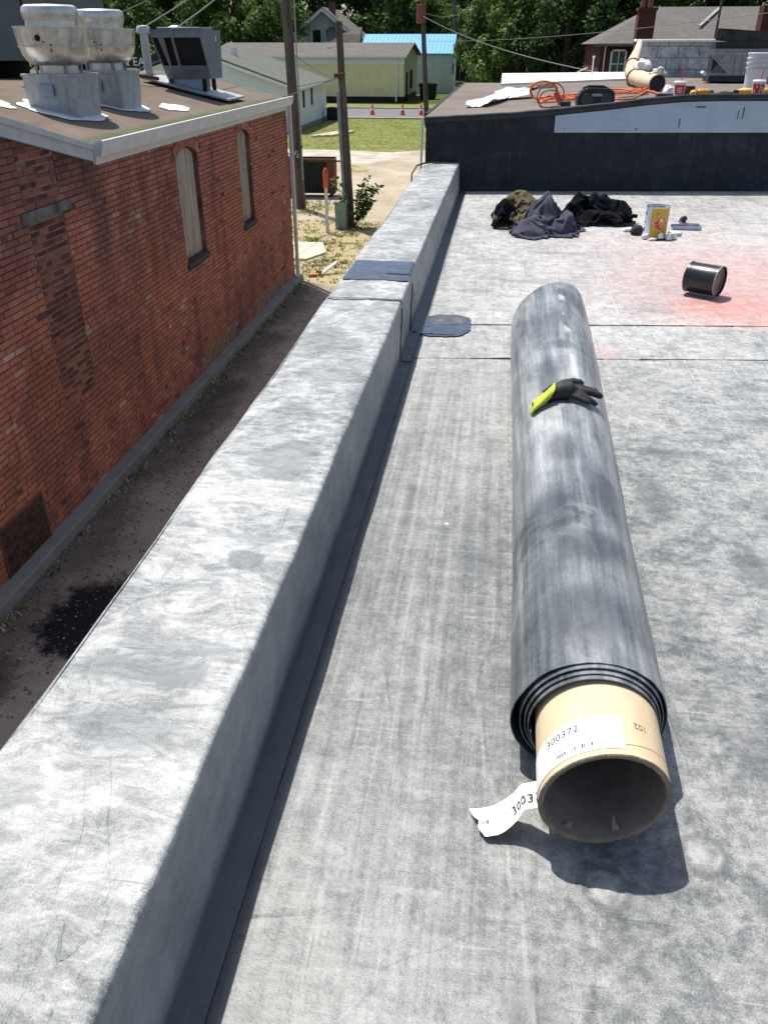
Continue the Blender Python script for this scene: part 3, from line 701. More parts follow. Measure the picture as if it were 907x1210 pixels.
# ------------------------------------------------------------ heap of work clothes
def cloth_mat(name, c, rough=.95):
    t = MT(name, rough, .1)
    n = t.noise(9, 4, .6); w1 = t.noise(260, 2, .5)
    t.color(t.ramp(n, [(.3, tuple(q*.8 for q in c)), (.7, tuple(q*1.2 for q in c))])); t.bump(w1, .3, .002)
    return t.m
def cloth_sim(cx, cy, w_, d_, comp, humps, sd, rot=0., nx=64, ny=60, steps=260, z0=.0125, fold=0.):
    "a crumpled sheet settled by a small position-based cloth solver"
    rg = np.random.RandomState(sd); lx, ly = w_/(nx-1), d_/(ny-1)
    U, V = np.meshgrid(np.linspace(-.5, .5, nx), np.linspace(-.5, .5, ny))
    N1 = np.array([[nz(u*3, v*3, sd) for u in np.linspace(-.5,.5,nx)] for v in np.linspace(-.5,.5,ny)])
    N2 = np.array([[nz(u*7+9, v*7, sd+5) for u in np.linspace(-.5,.5,nx)] for v in np.linspace(-.5,.5,ny)])
    N3 = np.array([[nz(u*4+3, v*4+8, sd+9) for u in np.linspace(-.5,.5,nx)] for v in np.linspace(-.5,.5,ny)])
    X = U*w_*comp+.06*N3; Y = V*d_*comp+.06*N1; Z = .10+.08*N1+.10*N2
    if fold:
        m_ = U > .5-fold; X = np.where(m_, X-2*(U-(.5-fold))*w_*comp, X); Z = np.where(m_, Z+.07, Z)
    P = np.stack([X, Y, Z], -1)
    G = 90; gx = np.linspace(-.45, .45, G)
    RG = np.array([[1-2.3*abs(nz(x*5.5, y*5.5, sd+31))+.5*nz(x*13, y*13, sd+41) for x in gx] for y in gx])
    HF = np.zeros((G, G)); GX, GY = np.meshgrid(gx, gx)
    for hx, hy, hr, hh in humps: HF = np.maximum(HF, hh*np.clip(1-((GX-hx)**2+(GY-hy)**2)/hr**2, 0, 1)**.6)
    HF = np.clip(HF*(.60+.48*RG), 0, 1)
    def hump(P):
        fx = np.clip((P[...,0]+.45)/.9*(G-1), 0, G-1.001); fy = np.clip((P[...,1]+.45)/.9*(G-1), 0, G-1.001); ix = fx.astype(int); iy = fy.astype(int); ax_ = fx-ix; ay = fy-iy
        return HF[iy,ix]*(1-ax_)*(1-ay)+HF[iy,ix+1]*ax_*(1-ay)+HF[iy+1,ix]*(1-ax_)*ay+HF[iy+1,ix+1]*ax_*ay
    P[..., 2] += hump(P); Q = P.copy()
    def con(a, b, L, k):
        d = b-a; n = np.linalg.norm(d, axis=-1, keepdims=True)+1e-9; c = d*(.5*k*(1-L/n)); a += c; b -= c
    ld = math.hypot(lx, ly)
    for it in range(steps):
        vel = (P-Q)*.96; Q = P.copy(); P = P+vel; P[..., 2] -= .0007
        for rep in range(3):
            for o in (0, 1):
                a = P[:, o:nx-1:2]; b = P[:, o+1:nx:2]; k_ = min(a.shape[1], b.shape[1]); con(a[:, :k_], b[:, :k_], lx, .9)
                a = P[o:ny-1:2]; b = P[o+1:ny:2]; k_ = min(a.shape[0], b.shape[0]); con(a[:k_], b[:k_], ly, .9)
                con(P[o:ny-1:2, :-1], P[o+1:ny:2, 1:][:P[o:ny-1:2].shape[0]], ld, .35); con(P[o:ny-1:2, 1:], P[o+1:ny:2, :-1][:P[o:ny-1:2].shape[0]], ld, .35)
            for o in range(4):
                a = P[:, o:nx-2:4]; b = P[:, o+2:nx:4]; k_ = min(a.shape[1], b.shape[1]); con(a[:, :k_], b[:, :k_], 2*lx, .30)
                a = P[o:ny-2:4]; b = P[o+2:ny:4]; k_ = min(a.shape[0], b.shape[0]); con(a[:k_], b[:k_], 2*ly, .30)
            for o in range(8):
                a = P[:, o:nx-4:8]; b = P[:, o+4:nx:8]; k_ = min(a.shape[1], b.shape[1]); con(a[:, :k_], b[:, :k_], 4*lx, .03)
                a = P[o:ny-4:8]; b = P[o+4:ny:8]; k_ = min(a.shape[0], b.shape[0]); con(a[:k_], b[:k_], 4*ly, .03)
        g = hump(P); low = P[..., 2] < g
        P[..., 2] = np.maximum(P[..., 2], g)
        for c_ in (0, 1): P[..., c_] = np.where(low, Q[..., c_]+(P[..., c_]-Q[..., c_])*.05, P[..., c_])
    c, s_ = math.cos(rot), math.sin(rot)
    out = np.stack([cx+c*P[...,0]-s_*P[...,1], cy+s_*P[...,0]+c*P[...,1], z0+P[...,2]+.003*rg.rand(ny, nx)*0], -1)
    return out, nx, ny
def cloth(name, mat, parent, label, *a, **k):
    out, nx, ny = cloth_sim(*a, **k); m = MB(); n = nx*ny
    top = out.reshape(-1, 3).tolist()
    m.add(top, [(j*nx+i, j*nx+i+1, (j+1)*nx+i+1, (j+1)*nx+i) for j in range(ny-1) for i in range(nx-1)])
    o = m.build(name, mat, parent, smooth=True, fix=False)
    md = o.modifiers.new('t', 'SOLIDIFY'); md.thickness = .004; md.offset = 1
    ms = o.modifiers.new('s', 'SUBSURF'); ms.levels = 1; ms.render_levels = 1
    if label: tag(o, label, 'clothing')
    return o
M_olive = cloth_mat('olive_cloth', (.115,.10,.055)); M_grey = cloth_mat('grey_violet_cloth', (.07,.07,.095)); M_blk = cloth_mat('black_cloth', (.006,.007,.010))
jo = cloth('jacket', M_olive, None, 'crumpled olive jacket with black lining at the end of the clothes heap', .20, 7.64, .85, 1.0, .46, [(-.02,.06,.22,.24),(.06,-.12,.18,.15)], 3, .2, nx=72, ny=76)
cloth('lining', M_blk, jo, '', .085, 7.55, .45, .75, .42, [(-.01,.07,.14,.23),(0,-.12,.12,.12)], 8, -.1, nx=44, ny=56)
gh = cloth('shirt', M_grey, None, 'grey violet work shirt bunched up between the olive and black jackets', .40, 7.27, 1.05, .85, .50, [(.02,.10,.17,.29),(.13,.0,.16,.17),(-.15,-.06,.15,.12)], 12, .25, fold=.12, nx=80, ny=70)
cloth('sleeve', M_grey, gh, '', .57, 7.46, .46, .30, .5, [(0,0,.12,.09)], 5, -.55, nx=42, ny=30)
cloth('cuff', M_blk, gh, '', .66, 7.42, .18, .15, .5, [(0,0,.05,.05)], 6, 0, nx=22, ny=20)
bj = cloth('hoodie', M_blk, None, 'black hooded top lying in a flat heap beside the grey shirt', .88, 7.86, 1.15, .85, .50, [(-.17,.06,.16,.24),(.02,.07,.18,.22),(.19,.03,.14,.18),(0,-.08,.22,.12)], 22, .05, nx=84, ny=66)
m = MB(); m.tube([(1.14,7.83,.05),(1.20,7.82,.07),(1.235,7.82,.068)], [.022,.018,.016], 8); m.build('sleeve_end', M_blk, bj, smooth=True)

# ------------------------------------------------------------ brick building across the alley
XW = -4.45; GZ = -3.2; YC = 17.95; YS = 9.06; Y0 = 3.6
def brickmat():
    t = MT('old_red_brick', .88, .2)
    x, y, z = t.xyz(); tn = t.tone()
    c = t.ramp(tn, [(0., (.40,.145,.10)), (.2, (.47,.18,.12)), (.42, (.42,.155,.11)), (.6, (.52,.215,.145)), (.78, (.36,.125,.095)), (.9, (.54,.25,.18)), (.975, (.26,.10,.08)), (1., (.56,.38,.30))])
    n1 = t.noise(.8, 5, .65); n2 = t.noise(26, 4, .7); n3 = t.noise(1, 4, .6, v=t.mapv(scale=(1, 2.2, .35)))
    # rusty warm zones and violet-grey zones
    c = t.mix(t.math('MULTIPLY', t.sm(n1, .52, .68), .45), c, (.46,.165,.065))
    c = t.mix(t.math('MULTIPLY', t.sm(n3, .53, .66), .42), c, (.13,.052,.05))
    n4 = t.noise(.45, 7, .7, v=t.mapv(loc=(2,7,3)), dist=.4); c = t.mix(t.math('MULTIPLY', t.sm(n4, .50, .62), .48), c, (.125,.058,.052)); c = t.mix(t.math('MULTIPLY', t.sm(t.noise(1.7, 6, .75), .60, .72), .35), c, (.42,.30,.25))
    # long run-off stains below the ends of the gutter
    st = t.math('MULTIPLY', t.band(t.math('ADD', y, t.math('MULTIPLY', t.math('SUBTRACT', t.noise(3, 4), .5), .5)), 9.0, .08, .22), t.sm(z, -1.5, -.4))
    st2 = t.math('MULTIPLY', t.band(t.math('ADD', y, t.math('MULTIPLY', t.math('SUBTRACT', t.noise(2.2, 4), .5), .6)), 9.75, .10, .25), t.sm(z, -2.6, -.6))
    up = t.math('MULTIPLY', t.sm(t.math('SUBTRACT', z, t.math('MULTIPLY', t.math('SUBTRACT', 9., y), .22)), -.55, .2), t.math('SUBTRACT', 1., t.sm(y, 8.8, 9.1)))
    c = t.mix(t.math('MULTIPLY', st, .55), c, (.07,.045,.045))
    c = t.mix(t.math('MULTIPLY', st2, .36), c, (.10,.055,.042))
    c = t.mix(t.math('MULTIPLY', up, .62), c, (.075,.034,.036))
    # faded plum paint near the foot of the wall
    pw = t.math('MULTIPLY', t.sm(t.noise(1.3, 4, .6, v=t.mapv(loc=(3,5,1))), .55, .64), t.math('SUBTRACT', 1., t.sm(z, -2.6, -1.9)))
    c = t.mix(t.math('MULTIPLY', pw, .7), c, (.20,.08,.085))
    # grime towards the lowest courses from splashing
    c = t.mix(t.math('MULTIPLY', t.sm(n2, .45, .75), .30), c, (.10,.045,.036))
    t.color(c); t.bump(t.math('ADD', n2, t.math('MULTIPLY', t.noise(90, 3), .5)), .5, .008); return t.m
M_brick = brickmat()
def mortar():
    t = MT('grimy_mortar', .95, .1)
    n = t.noise(2.5, 5, .7)
    t.color(t.ramp(n, [(.3, (.075,.045,.038)), (.5, (.145,.09,.075)), (.7, (.26,.185,.155))])); t.bump(t.noise(60, 4), .5, .01); return t.m
M_mort = mortar()
M_pale = simple('pale_mortar', (.25,.175,.145), .95, .1, var=.35, scale=9, bump=.5)
def darkbrick():
    t = MT('spalled_dark_brick', .95, .1); tn = t.tone()
    c = t.ramp(tn, [(0., (.13,.05,.042)), (.35, (.25,.088,.066)), (.6, (.10,.042,.037)), (.75, (.36,.13,.095)), (1., (.42,.165,.115))])
    t.color(t.mix(t.math('MULTIPLY', t.noise(24, 4, .7), .5), c, (.05,.025,.022))); t.bump(t.noise(40, 4), .6, .01); return t.m
M_dbrick = darkbrick()
M_tanbrick = simple('tan_brick', (.30,.20,.14), .9, .15, var=.4, scale=7, bump=.4)
BB = thing('brick_building', (XW-3., 12., GZ), 'old red brick building with boarded windows and rooftop fans across the alley', 'building')
def ztop(y): return .29 if y >= YS else .29+.235*(YS-y)
WIN = [(11.53, 12.40, -1.38, .04), (14.43, 15.15, -1.38, .04)]
RISE = .11
def arch_z(y, W): 
    q = (y-(W[0]+W[1])/2)/((W[1]-W[0])/2); return W[3]+RISE*(1-q*q)
# mortar backing with real openings
m = MB(); XB = XW-.013
def back(y0, y1, z0a, z1a, z1b=None):
    if z1b is None: z1b = z1a
    m.hexa([(XB-.35,y0,z0a),(XB,y0,z0a),(XB,y1,z0a),(XB-.35,y1,z0a),(XB-.35,y0,z1a),(XB,y0,z1a),(XB,y1,z1b),(XB-.35,y1,z1b)])
back(Y0, YS, GZ, ztop(Y0), ztop(YS)); prev = YS
for W in WIN:
    back(prev, W[0], GZ, .42); back(W[0], W[1], GZ, W[2])
    N = 8
    for k in range(N):
        ya = W[0]+(W[1]-W[0])*k/N; yb = W[0]+(W[1]-W[0])*(k+1)/N; a, b = arch_z(ya, W), arch_z(yb, W)
        m.hexa([(XB-.35,ya,a),(XB,ya,a),(XB,yb,b),(XB-.35,yb,b),(XB-.35,ya,.42),(XB,ya,.42),(XB,yb,.42),(XB-.35,yb,.42)])
    prev = W[1]
back(prev, YC-.012, GZ, .42)
m.build('wall', M_mort, BB)
# end walls and core
m = MB(); m.box(-12.5, XB-.36, Y0, YC-.012, GZ, .38); m.build('wall', M_mort, BB)
# bricks
BL, BH, JT = .200, .0625, .010
LIN = (7.42, 8.38, -.09, .02)        # stone lintel
INF = (7.52, 8.22, -2.0, -.09)       # narrow bricked-up opening below the lintel
INF2 = (7.52, 8.22, .05, .6)         # spalled area above it
random.seed(21)
def unit_brick(dx, ln, sd):
    random.seed(sd); b = MB(); j = lambda: random.uniform(-.0022, .0022)
    y0, y1, z0, z1 = 0, ln-JT, 0, BH-JT; c = .004
    P = [(0,y0,z0),(0,y1,z0),(0,y1,z1),(0,y0,z1),
         (dx+.013-c*.5,y0+j(),z0+j()),(dx+.013-c*.5,y1+j(),z0+j()),(dx+.013-c*.5,y1+j(),z1+j()),(dx+.013-c*.5,y0+j(),z1+j()),
         (dx+.013,y0+c+j(),z0+c+j()),(dx+.013,y1-c+j(),z0+c+j()),(dx+.013,y1-c+j(),z1-c+j()),(dx+.013,y0+c+j(),z1-c+j())]
    b.add(P, [(0,1,5,4),(1,2,6,5),(2,3,7,6),(3,0,4,7),(4,5,9,8),(5,6,10,9),(6,7,11,10),(7,4,8,11),(8,9,10,11)])
    return b
protos = [unit_brick(random.uniform(-.002,.004), BL, 100+k) for k in range(8)]
hprotos = [unit_brick(random.uniform(-.002,.004), BL/2, 200+k) for k in range(5)]
random.seed(33)
cand = []
row = 0; z = GZ+.10
def hits(y0, y1, z0, z1, B): return y1 > B[0] and y0 < B[1] and z1 > B[2] and z0 < B[3]
while z < 1.6:
    hdr = row % 6 == 5; ln = BL/2 if hdr else BL
    y = Y0+(0 if row % 2 else -ln/2)+.02*math.sin(row*2.3)
    while y < YC:
        y0 = max(y, Y0); y1 = min(y+ln, YC)
        zt = ztop((y0+y1)/2)
        if z+BH-JT < zt+ (.02 if y0 > YS else 0) and y1-y0 > .05:
            ok = not hits(y0, y1, z, z+BH-.005, LIN)
            for W in WIN:
                if hits(y0, y1, z, z+BH, (W[0], W[1], W[2]-.07, W[3])): 
                    if y0 < W[0]-.055: y1 = W[0]
                    elif y1 > W[1]+.055: y0 = W[1]+.002
                    else: ok = False
                    if y1-y0 < .04: ok = False
                elif hits(y0, y1, z, z+BH, (W[0]-.03, W[1]+.03, W[3]-.001, W[3]+RISE+.19)):
                    mid = min(max((y0+y1)/2, W[0]), W[1])
                    if z < arch_z(mid, W)+.165: ok = False
            if ok:
                kind = 'n'
                if hits((y0+y1)/2, (y0+y1)/2, z, z, (INF[0],INF[1],INF[2],INF[3]+.01)) or ((y0+y1)/2 > INF2[0] and (y0+y1)/2 < INF2[1] and z > INF2[2] and nz(y0*3, z*5, 1) > -.15): kind = 'd'
                elif z < GZ+.36 and (14.6 < y0 < 17.0 or 11.6 < y0 < 13.5) and nz(y0, z*2, 4) > -.3: kind = 't'
                elif random.random() < .012: kind = 'x'
                segs = [(y0, y1)]
                for B in (INF, INF2):
                    if B[2] <= z < B[3]:
                        for cut in B[:2]:
                            segs = [q for a_, b_ in segs for q in (((a_, cut), (cut, b_)) if a_+.012 < cut < b_-.012 else ((a_, b_),))]
                for a_, b_ in segs:
                    kd = kind
                    if len(segs) > 1 or kind == 'd':
                        mid = (a_+b_)/2; kd = 'n'
                        if INF[0] < mid < INF[1] and INF[2] <= z < INF[3]+.01: kd = 'd'
                        if INF2[0] < mid < INF2[1] and z > INF2[2] and nz(mid*3, z*5, 1) > -.15: kd = 'd'
                    if kind != 'x' and b_-a_ > .03: cand.append((a_, b_, z, kd, hdr))
        y += ln
    z += BH; row += 1
# those which show largest in the picture become single parts
def vis(c):   # inside the wedge of wall in view from the roof
    y0, y1, z, k, h = c; ym = (y0+y1)/2
    lim = 7.35 if z > .5 else 5.62+(z-GZ)*.42
    return ym > lim
full = [c for c in cand if vis(c) and not c[4] and abs(c[1]-c[0]-BL) < 1e-6 and c[3] == 'n']
full.sort(key=lambda c: c[0]+.25*(c[2]+1.5)**2*.1)
single = set(full[:298])
pm = [p.mesh('brick') for p in protos]
for q in pm: q.materials.append(M_brick)
bo = base(BB)
for c in cand:
    if c in single:
        o = bpy.data.objects.new('brick', random.choice(pm)); col.objects.link(o); o.parent = BB
        o.location = (XB-bo.x+random.uniform(-.003,.003), c[0]-bo.y+random.uniform(-.002,.002), c[2]-bo.z+random.uniform(-.0015,.0015))
rest = {'n': MB(), 'd': MB(), 't': MB()}
for c in cand:
    if c in single: continue
    mbk = rest[c[3]]; p = random.choice(hprotos if c[4] else protos); L0 = (BL/2 if c[4] else BL); s = (c[1]-c[0]-JT)/(L0-JT)
    mbk.tone = random.random()*.999+.0005
    dx = random.uniform(-.008,-.003) if c[3] == 'd' else random.uniform(-.003,.003)
    mbk.add([(XB+v[0]+dx, c[0]+v[1]*s, c[2]+v[2]*(.86 if c[3] == 'd' else 1)) for v in p.v], p.f)
for k, mt in (('n', M_brick), ('d', M_dbrick), ('t', M_tanbrick)):
    tag(rest[k].build('bricks', mt, BB, fix=False), kind='stuff')
# pale mortar smeared in the bricked-up opening
m = MB()
m.grid(10, 24, lambda u, v: (XB+.0025+.0015*nz(u*6,v*9,2), INF[0]+(INF[1]-INF[0])*u, INF[2]+(INF[3]-INF[2])*v)); m.build('infill_mortar', M_pale, BB, fix=False)
m = MB(); m.grid(10, 10, lambda u, v: (XB+.0025+.0015*nz(u*6,v*9,2), INF2[0]+(INF2[1]-INF2[0])*u, INF2[2]+(.52-INF2[2])*v)); m.build('infill_mortar', M_pale, BB, fix=False)
M_stone = simple('grimy_stone', (.155,.15,.14), .9, .2, var=.6, scale=5, bump=.5, bscale=30)
MB().box(XB-.02, XW+.012, LIN[0], LIN[1], LIN[2]+.004, LIN[3]-.004, bev=.008).build('lintel', M_stone, BB)
# small frame of angle iron near the foot of the wall
M_iron = simple('rusty_iron', (.13,.075,.05), .8, .3, .3, scale=20)
m = MB(); m.box(XW-.02, XW+.012, 5.86, 5.89, GZ+.12, GZ+.62); m.box(XW-.02, XW+.012, 6.66, 6.69, GZ+.12, GZ+.62); m.box(XW-.02, XW+.012, 5.86, 6.69, GZ+.62, GZ+.645); m.build('iron_frame', M_iron, BB)
m = MB(); m.box(XW-.02, XW+.008, 5.89, 6.66, GZ+.12, GZ+.62); m.build('vent_panel', simple('vent_board', (.075,.045,.038), .95, .1, var=.6, scale=14, bump=.6, bscale=25), BB)
# boarded windows
def boards():
    t = MT('weathered_board', .9, .15)
    g1 = t.noise(1, 6, .7, v=t.mapv(scale=(8, 26, 1.2))); tn = t.n('ShaderNodeObjectInfo').outputs['Random']
    c = t.ramp(t.math('ADD', g1, t.math('MULTIPLY', t.math('SUBTRACT', tn, .5), .12)), [(.3, (.24,.20,.15)), (.5, (.42,.365,.285)), (.7, (.57,.505,.41))])
    t.color(c); t.bump(g1, .4, .006); return t.m
M_board = boards(); M_sill = simple('dark_slate_sill', (.055,.06,.055), .8, .3, scale=12, bump=.3)
for wi, W in enumerate(WIN):
    wn = MB(); wn.box(XB-.30, XB-.14, W[0]+.001, W[1]-.001, W[2]+.001, W[3]+RISE-.002)
    wno = wn.build('window', simple('dark_void', (.02,.018,.016), .9), BB)
    nb = 3; gp = .006
    for k in range(nb):
        ya = W[0]+.008+(W[1]-W[0]-.016)*k/nb+gp/2; yb = W[0]+.008+(W[1]-W[0]-.016)*(k+1)/nb-gp/2
        N = 6; poly = [(ya, W[2]+.02), (yb, W[2]+.02)]+[(yb+(ya-yb)*q/N, arch_z(yb+(ya-yb)*q/N, W)-.012) for q in range(N+1)]
        fx = XB-.075+.006*((k*7+wi*3) % 3)
        MB().prism(poly, lambda p: (fx-.025, p[0], p[1]), lambda p: (fx, p[0], p[1])).build('plank', M_board, wno)
    MB().box(XB-.13, XW+.035, W[0]-.05, W[1]+.03, W[2]-.065, W[2]-.003, bev=.006).build('sill', M_sill, wno)
    # ring of arch bricks on end
    nv = 11 if wi == 0 else 9; hw = (W[1]-W[0])/2; yc = (W[0]+W[1])/2
    rad = (hw*hw+RISE*RISE)/(2*RISE); zc = W[3]+RISE-rad; half = math.asin(hw/rad)*1.05
    for k in range(nv):
        a0 = -half+2*half*k/nv+.006/rad; a1 = -half+2*half*(k+1)/nv-.006/rad
        P = [(r*math.sin(a)+yc, zc+r*math.cos(a)) for a, r in ((a0, rad+.004), (a1, rad+.004), (a1, rad+.145), (a0, rad+.145))]
        MB().prism(P, lambda p: (XB-.05, p[0], p[1]), lambda p: (XW+.002, p[0], p[1])).build('arch_brick', M_brick, wno)
# concrete footing
def conc():
    t = MT('footing_concrete', .9, .2)
    t.color(t.ramp(t.noise(3, 6, .7), [(.3, (.19,.185,.18)), (.7, (.30,.29,.28))])); t.bump(t.noise(40, 4), .4, .01); return t.m
M_conc = conc()
m = MB(); yy = Y0
def fpt(y, x, z): return (x+.012*nz(y*1.3, 2, 1), y, z+.008*nz(y*1.7, 5, 1))
vs = []; ysq = [Y0+(YC+.12-Y0)*k/60 for k in range(61)]
for y in ysq: vs += [fpt(y, XB-.1, GZ+.125), fpt(y, XW+.005, GZ+.125), fpt(y, XW+.135, GZ+.115), fpt(y, XW+.150, GZ+.10), fpt(y, XW+.165, GZ-.02)]
m.add(vs, [(5*j+i, 5*j+i+1, 5*j+i+6, 5*j+i+5) for j in range(60) for i in range(4)]); m.add(vs[-5:], [(0,1,2,3,4)])
m.build('footing', M_conc, BB)
# fascia, gutter, downspout
M_wht = simple('white_painted_metal', (.66,.66,.64), .5, .4, var=.12, scale=5)
M_whtd = simple('grey_white_trim', (.50,.52,.54), .6, .3, var=.15, scale=6)
m = MB(); m.box(XB, XW+.028, YS+.01, YC+.02, .255, .455); m.build('fascia', M_wht, BB)
gp_ = [(XW+.03, .345), (XW+.115, .345), (XW+.135, .39), (XW+.150, .46), (XW+.155, .50), (XW+.140, .507), (XW+.128, .455), (XW+.10, .365), (XW+.045, .365), (XW+.042, .47), (XW+.03, .47)]
m = MB(); m.prism(gp_, lambda p: (p[0], YS-.02, p[1]), lambda p: (p[0], YC+.04, p[1])); m.build('gutter', M_wht, BB)
m = MB(); m.prism([(XW+.03,.345),(XW+.115,.345),(XW+.15,.46),(XW+.155,.507),(XW+.03,.507)], lambda p: (p[0], YS-.032, p[1]), lambda p: (p[0], YS-.024, p[1])); m.build('gutter_end', M_whtd, BB)
MB().box(XW+.02, XW+.095, YC-.02, YC+.055, GZ+.10, .33, bev=.01).build('downspout', M_wht, BB)
for zz in (-.6, -2.2): MB().box(XW+.012, XW+.10, YC-.028, YC+.063, zz, zz+.03).build('bracket', M_whtd, BB)
# raked fascia of the near wing
m = MB()
for d0, d1, x1 in ((.0, .11, XW+.03), (.11, .165, XW+.055)):
    m.hexa([(XB-.05,Y0,ztop(Y0)+d0),(x1,Y0,ztop(Y0)+d0),(x1,YS-.035,ztop(YS-.035)+d0),(XB-.05,YS-.035,ztop(YS-.035)+d0),(XB-.05,Y0,ztop(Y0)+d1),(x1,Y0,ztop(Y0)+d1),(x1,YS-.035,ztop(YS-.035)+d1),(XB-.05,YS-.035,ztop(YS-.035)+d1)])
m.build('rake_fascia', M_whtd, BB)
# roof surface, rising away from the alley
def rz(x, y): return .455+.22*min(max(0, -4.4-x), 2.2)+.235*max(0, YS-.03-y)*max(0, 1-(-4.4-x)/3.5)
def roofmat():
    t = MT('gravelled_roofing', .95, .15)
    x, y, z = t.xyz()
    n = t.noise(1.6, 6, .7); st = t.noise(1, 5, .65, v=t.mapv(scale=(1.2, .8, 1)))
    c = t.ramp(n, [(.3, (.115,.09,.07)), (.6, (.175,.14,.11)), (.8, (.24,.20,.16))])
    c = t.mix(t.math('MULTIPLY', t.sm(t.noise(130, 3), .55, .7), .4), c, (.32,.29,.26))
    mo = t.math('MULTIPLY', t.band(x, -4.46, .05, .18), t.sm(st, .42, .55))
    c = t.mix(t.math('MULTIPLY', mo, .75), c, (.06,.10,.035))
    t.color(c); t.bump(t.noise(140, 3), .5, .01); return t.m
m = MB(); m.grid(30, 40, lambda u, v: (-12.5+u*(12.5+XW+.03), Y0+v*(YC+.04-Y0), rz(-12.5+u*(12.5+XW+.03), Y0+v*(YC+.04-Y0))+.004*nz(u*20, v*20, 3))); m.build('roof', roofmat(), BB, smooth=True)
M_wmem = simple('white_roof_coating', (.72,.71,.69), .7, .2, var=.4, scale=4)
def coat(cx, cy, rx, ry, sd):
    m = MB(); N = 40; vs = [(cx, cy, rz(cx, cy)+.012)]
    for j in (1, 2, 3, 4):
        for i in range(N):
            a = 2*math.pi*i/N; e = (j/4)*(1+.25*nz(math.cos(a)*2, math.sin(a)*2, sd)+.12*nz(math.cos(a)*7, math.sin(a)*7, sd)); x = cx+rx*e*math.cos(a); y = cy+ry*e*math.sin(a)
            x = min(x, XW-.02); vs.append((x, y, rz(x, y)+.012))
    fs = [(0, 1+i, 1+(i+1)%N) for i in range(N)]+[(1+j*N+i, 1+j*N+(i+1)%N, 1+(j+1)*N+(i+1)%N, 1+(j+1)*N+i) for j in range(3) for i in range(N)]
    m.add(vs, fs); m.build('roof_coating', M_wmem, BB, smooth=True)
coat(-5.45, 10.5, .50, .50, 1); coat(-5.45, 12.0, .48, .50, 5); coat(-6.6, 9.9, .9, .28, 8); coat(-6.2, 13.9, .3, .2, 3); coat(-4.95, 13.0, .2, .35, 6)

# ------------------------------------------------------------ rooftop fans
def galv(name, c, rough=.4, metal=.75):
    t = MT(name, rough, .5, metal)
    n = t.noise(9, 5, .65); n2 = t.noise(1, 4, .6, v=t.mapv(scale=(14, 14, 1.3)))
    t.color(t.mix(t.sm(n2, .5, .75), t.ramp(n, [(.3, tuple(q*.75 for q in c)), (.7, tuple(min(1, q*1.15) for q in c))]), tuple(q*.62 for q in c))); t.rough(t.ramp(n, [(.3, rough-.1), (.7, rough+.15)])); return t.m
M_galv = galv('galvanised_steel', (.36,.39,.41), .5, .5); M_alu = galv('spun_aluminium', (.62,.60,.57), .36, .85)
M_dk = simple('dark_hole', (.012,.012,.012), .8)
def fan(loc, label, s=1.):
    f = thing('exhaust_fan', loc, label, 'exhaust fan', 'exhaust fans on the brick building roof')
    h = .47
    m = MB(); m.hexa([(-.30,-.30,-.08),(.30,-.30,-.08),(.30,.30,-.08),(-.30,.30,-.08),(-.325,-.325,h-.03),(.325,-.325,h-.03),(.325,.325,h-.03),(-.325,.325,h-.03)]); m.build('curb', M_galv, f, world=False)
    MB().box(-.34,.34,-.34,.34,h-.03,h, bev=.006).build('curb_cap', M_galv, f, world=False)
    MB().box(-.13,.05,-.352,-.335,.22,.36, bev=.004).build('access_panel', simple('blue_grey_panel', (.25,.31,.37), .5, .4, .2), f, world=False)
    m = MB(); m.lathe([(.23,h),(.23,h+.10)], (0,0,0), 32, None, False); m.build('throat', M_alu, f, smooth='auto', world=False)
    for a in (45, 135, 225, 315): MB().box(.27*math.cos(R(a))-.012, .27*math.cos(R(a))+.012, .27*math.sin(R(a))-.012, .27*math.sin(R(a))+.012, h, h+.13).build('bracket', M_galv, f, world=False)
    m = MB(); m.lathe([(.235,h+.085),(.30,h+.095),(.355,h+.135),(.395,h+.20),(.415,h+.275),(.433,h+.277),(.433,h+.285),(.418,h+.287),(.428,h+.36),(.442,h+.475),(.452,h+.478),(.452,h+.49),(.436,h+.488),(.40,h+.30),(.34,h+.2)], (0,0,0), 56, None, False); bw = m.build('bowl', M_alu, f, smooth='auto', world=False)
    ang = R(-88); m = MB(); mm = Matrix.Rotation(ang, 4, 'Z') @ Matrix.Translation((.4285, 0, h+.37)) @ Matrix.Rotation(math.pi/2, 4, 'Y'); m.lathe([(.034,.0),(.034,.006),(.001,.006)], (0,0,0), 18, mm); m.build('drain_hole', M_dk, bw, world=False)
    for da, hz in ((18, .24), (19, .30), (8, .33)):
        mm = Matrix.Rotation(ang+R(da), 4, 'Z') @ Matrix.Translation((.418, 0, h+hz)) @ Matrix.Rotation(math.pi/2, 4, 'Y'); MB().lathe([(.010,.0),(.010,.012),(.001,.013)], (0,0,0), 10, mm).build('rivet', M_dk, bw, world=False)
    m = MB(); m.lathe([(.30,h+.30),(.30,h+.55),(.312,h+.552),(.314,h+.58),(.322,h+.60),(.322,h+.645),(.308,h+.69),(.27,h+.708),(.10,h+.715),(.001,h+.716)], (0,0,0), 48, None, False); m.build('motor_cap', M_alu, f, smooth='auto', world=False)
    return f
fan((-5.44, 10.60, .63), 'spun aluminium exhaust fan on a galvanised curb nearest the end of the gutter')
fan((-5.47, 12.0, .63), 'second spun aluminium exhaust fan, behind the one at the gutter end')
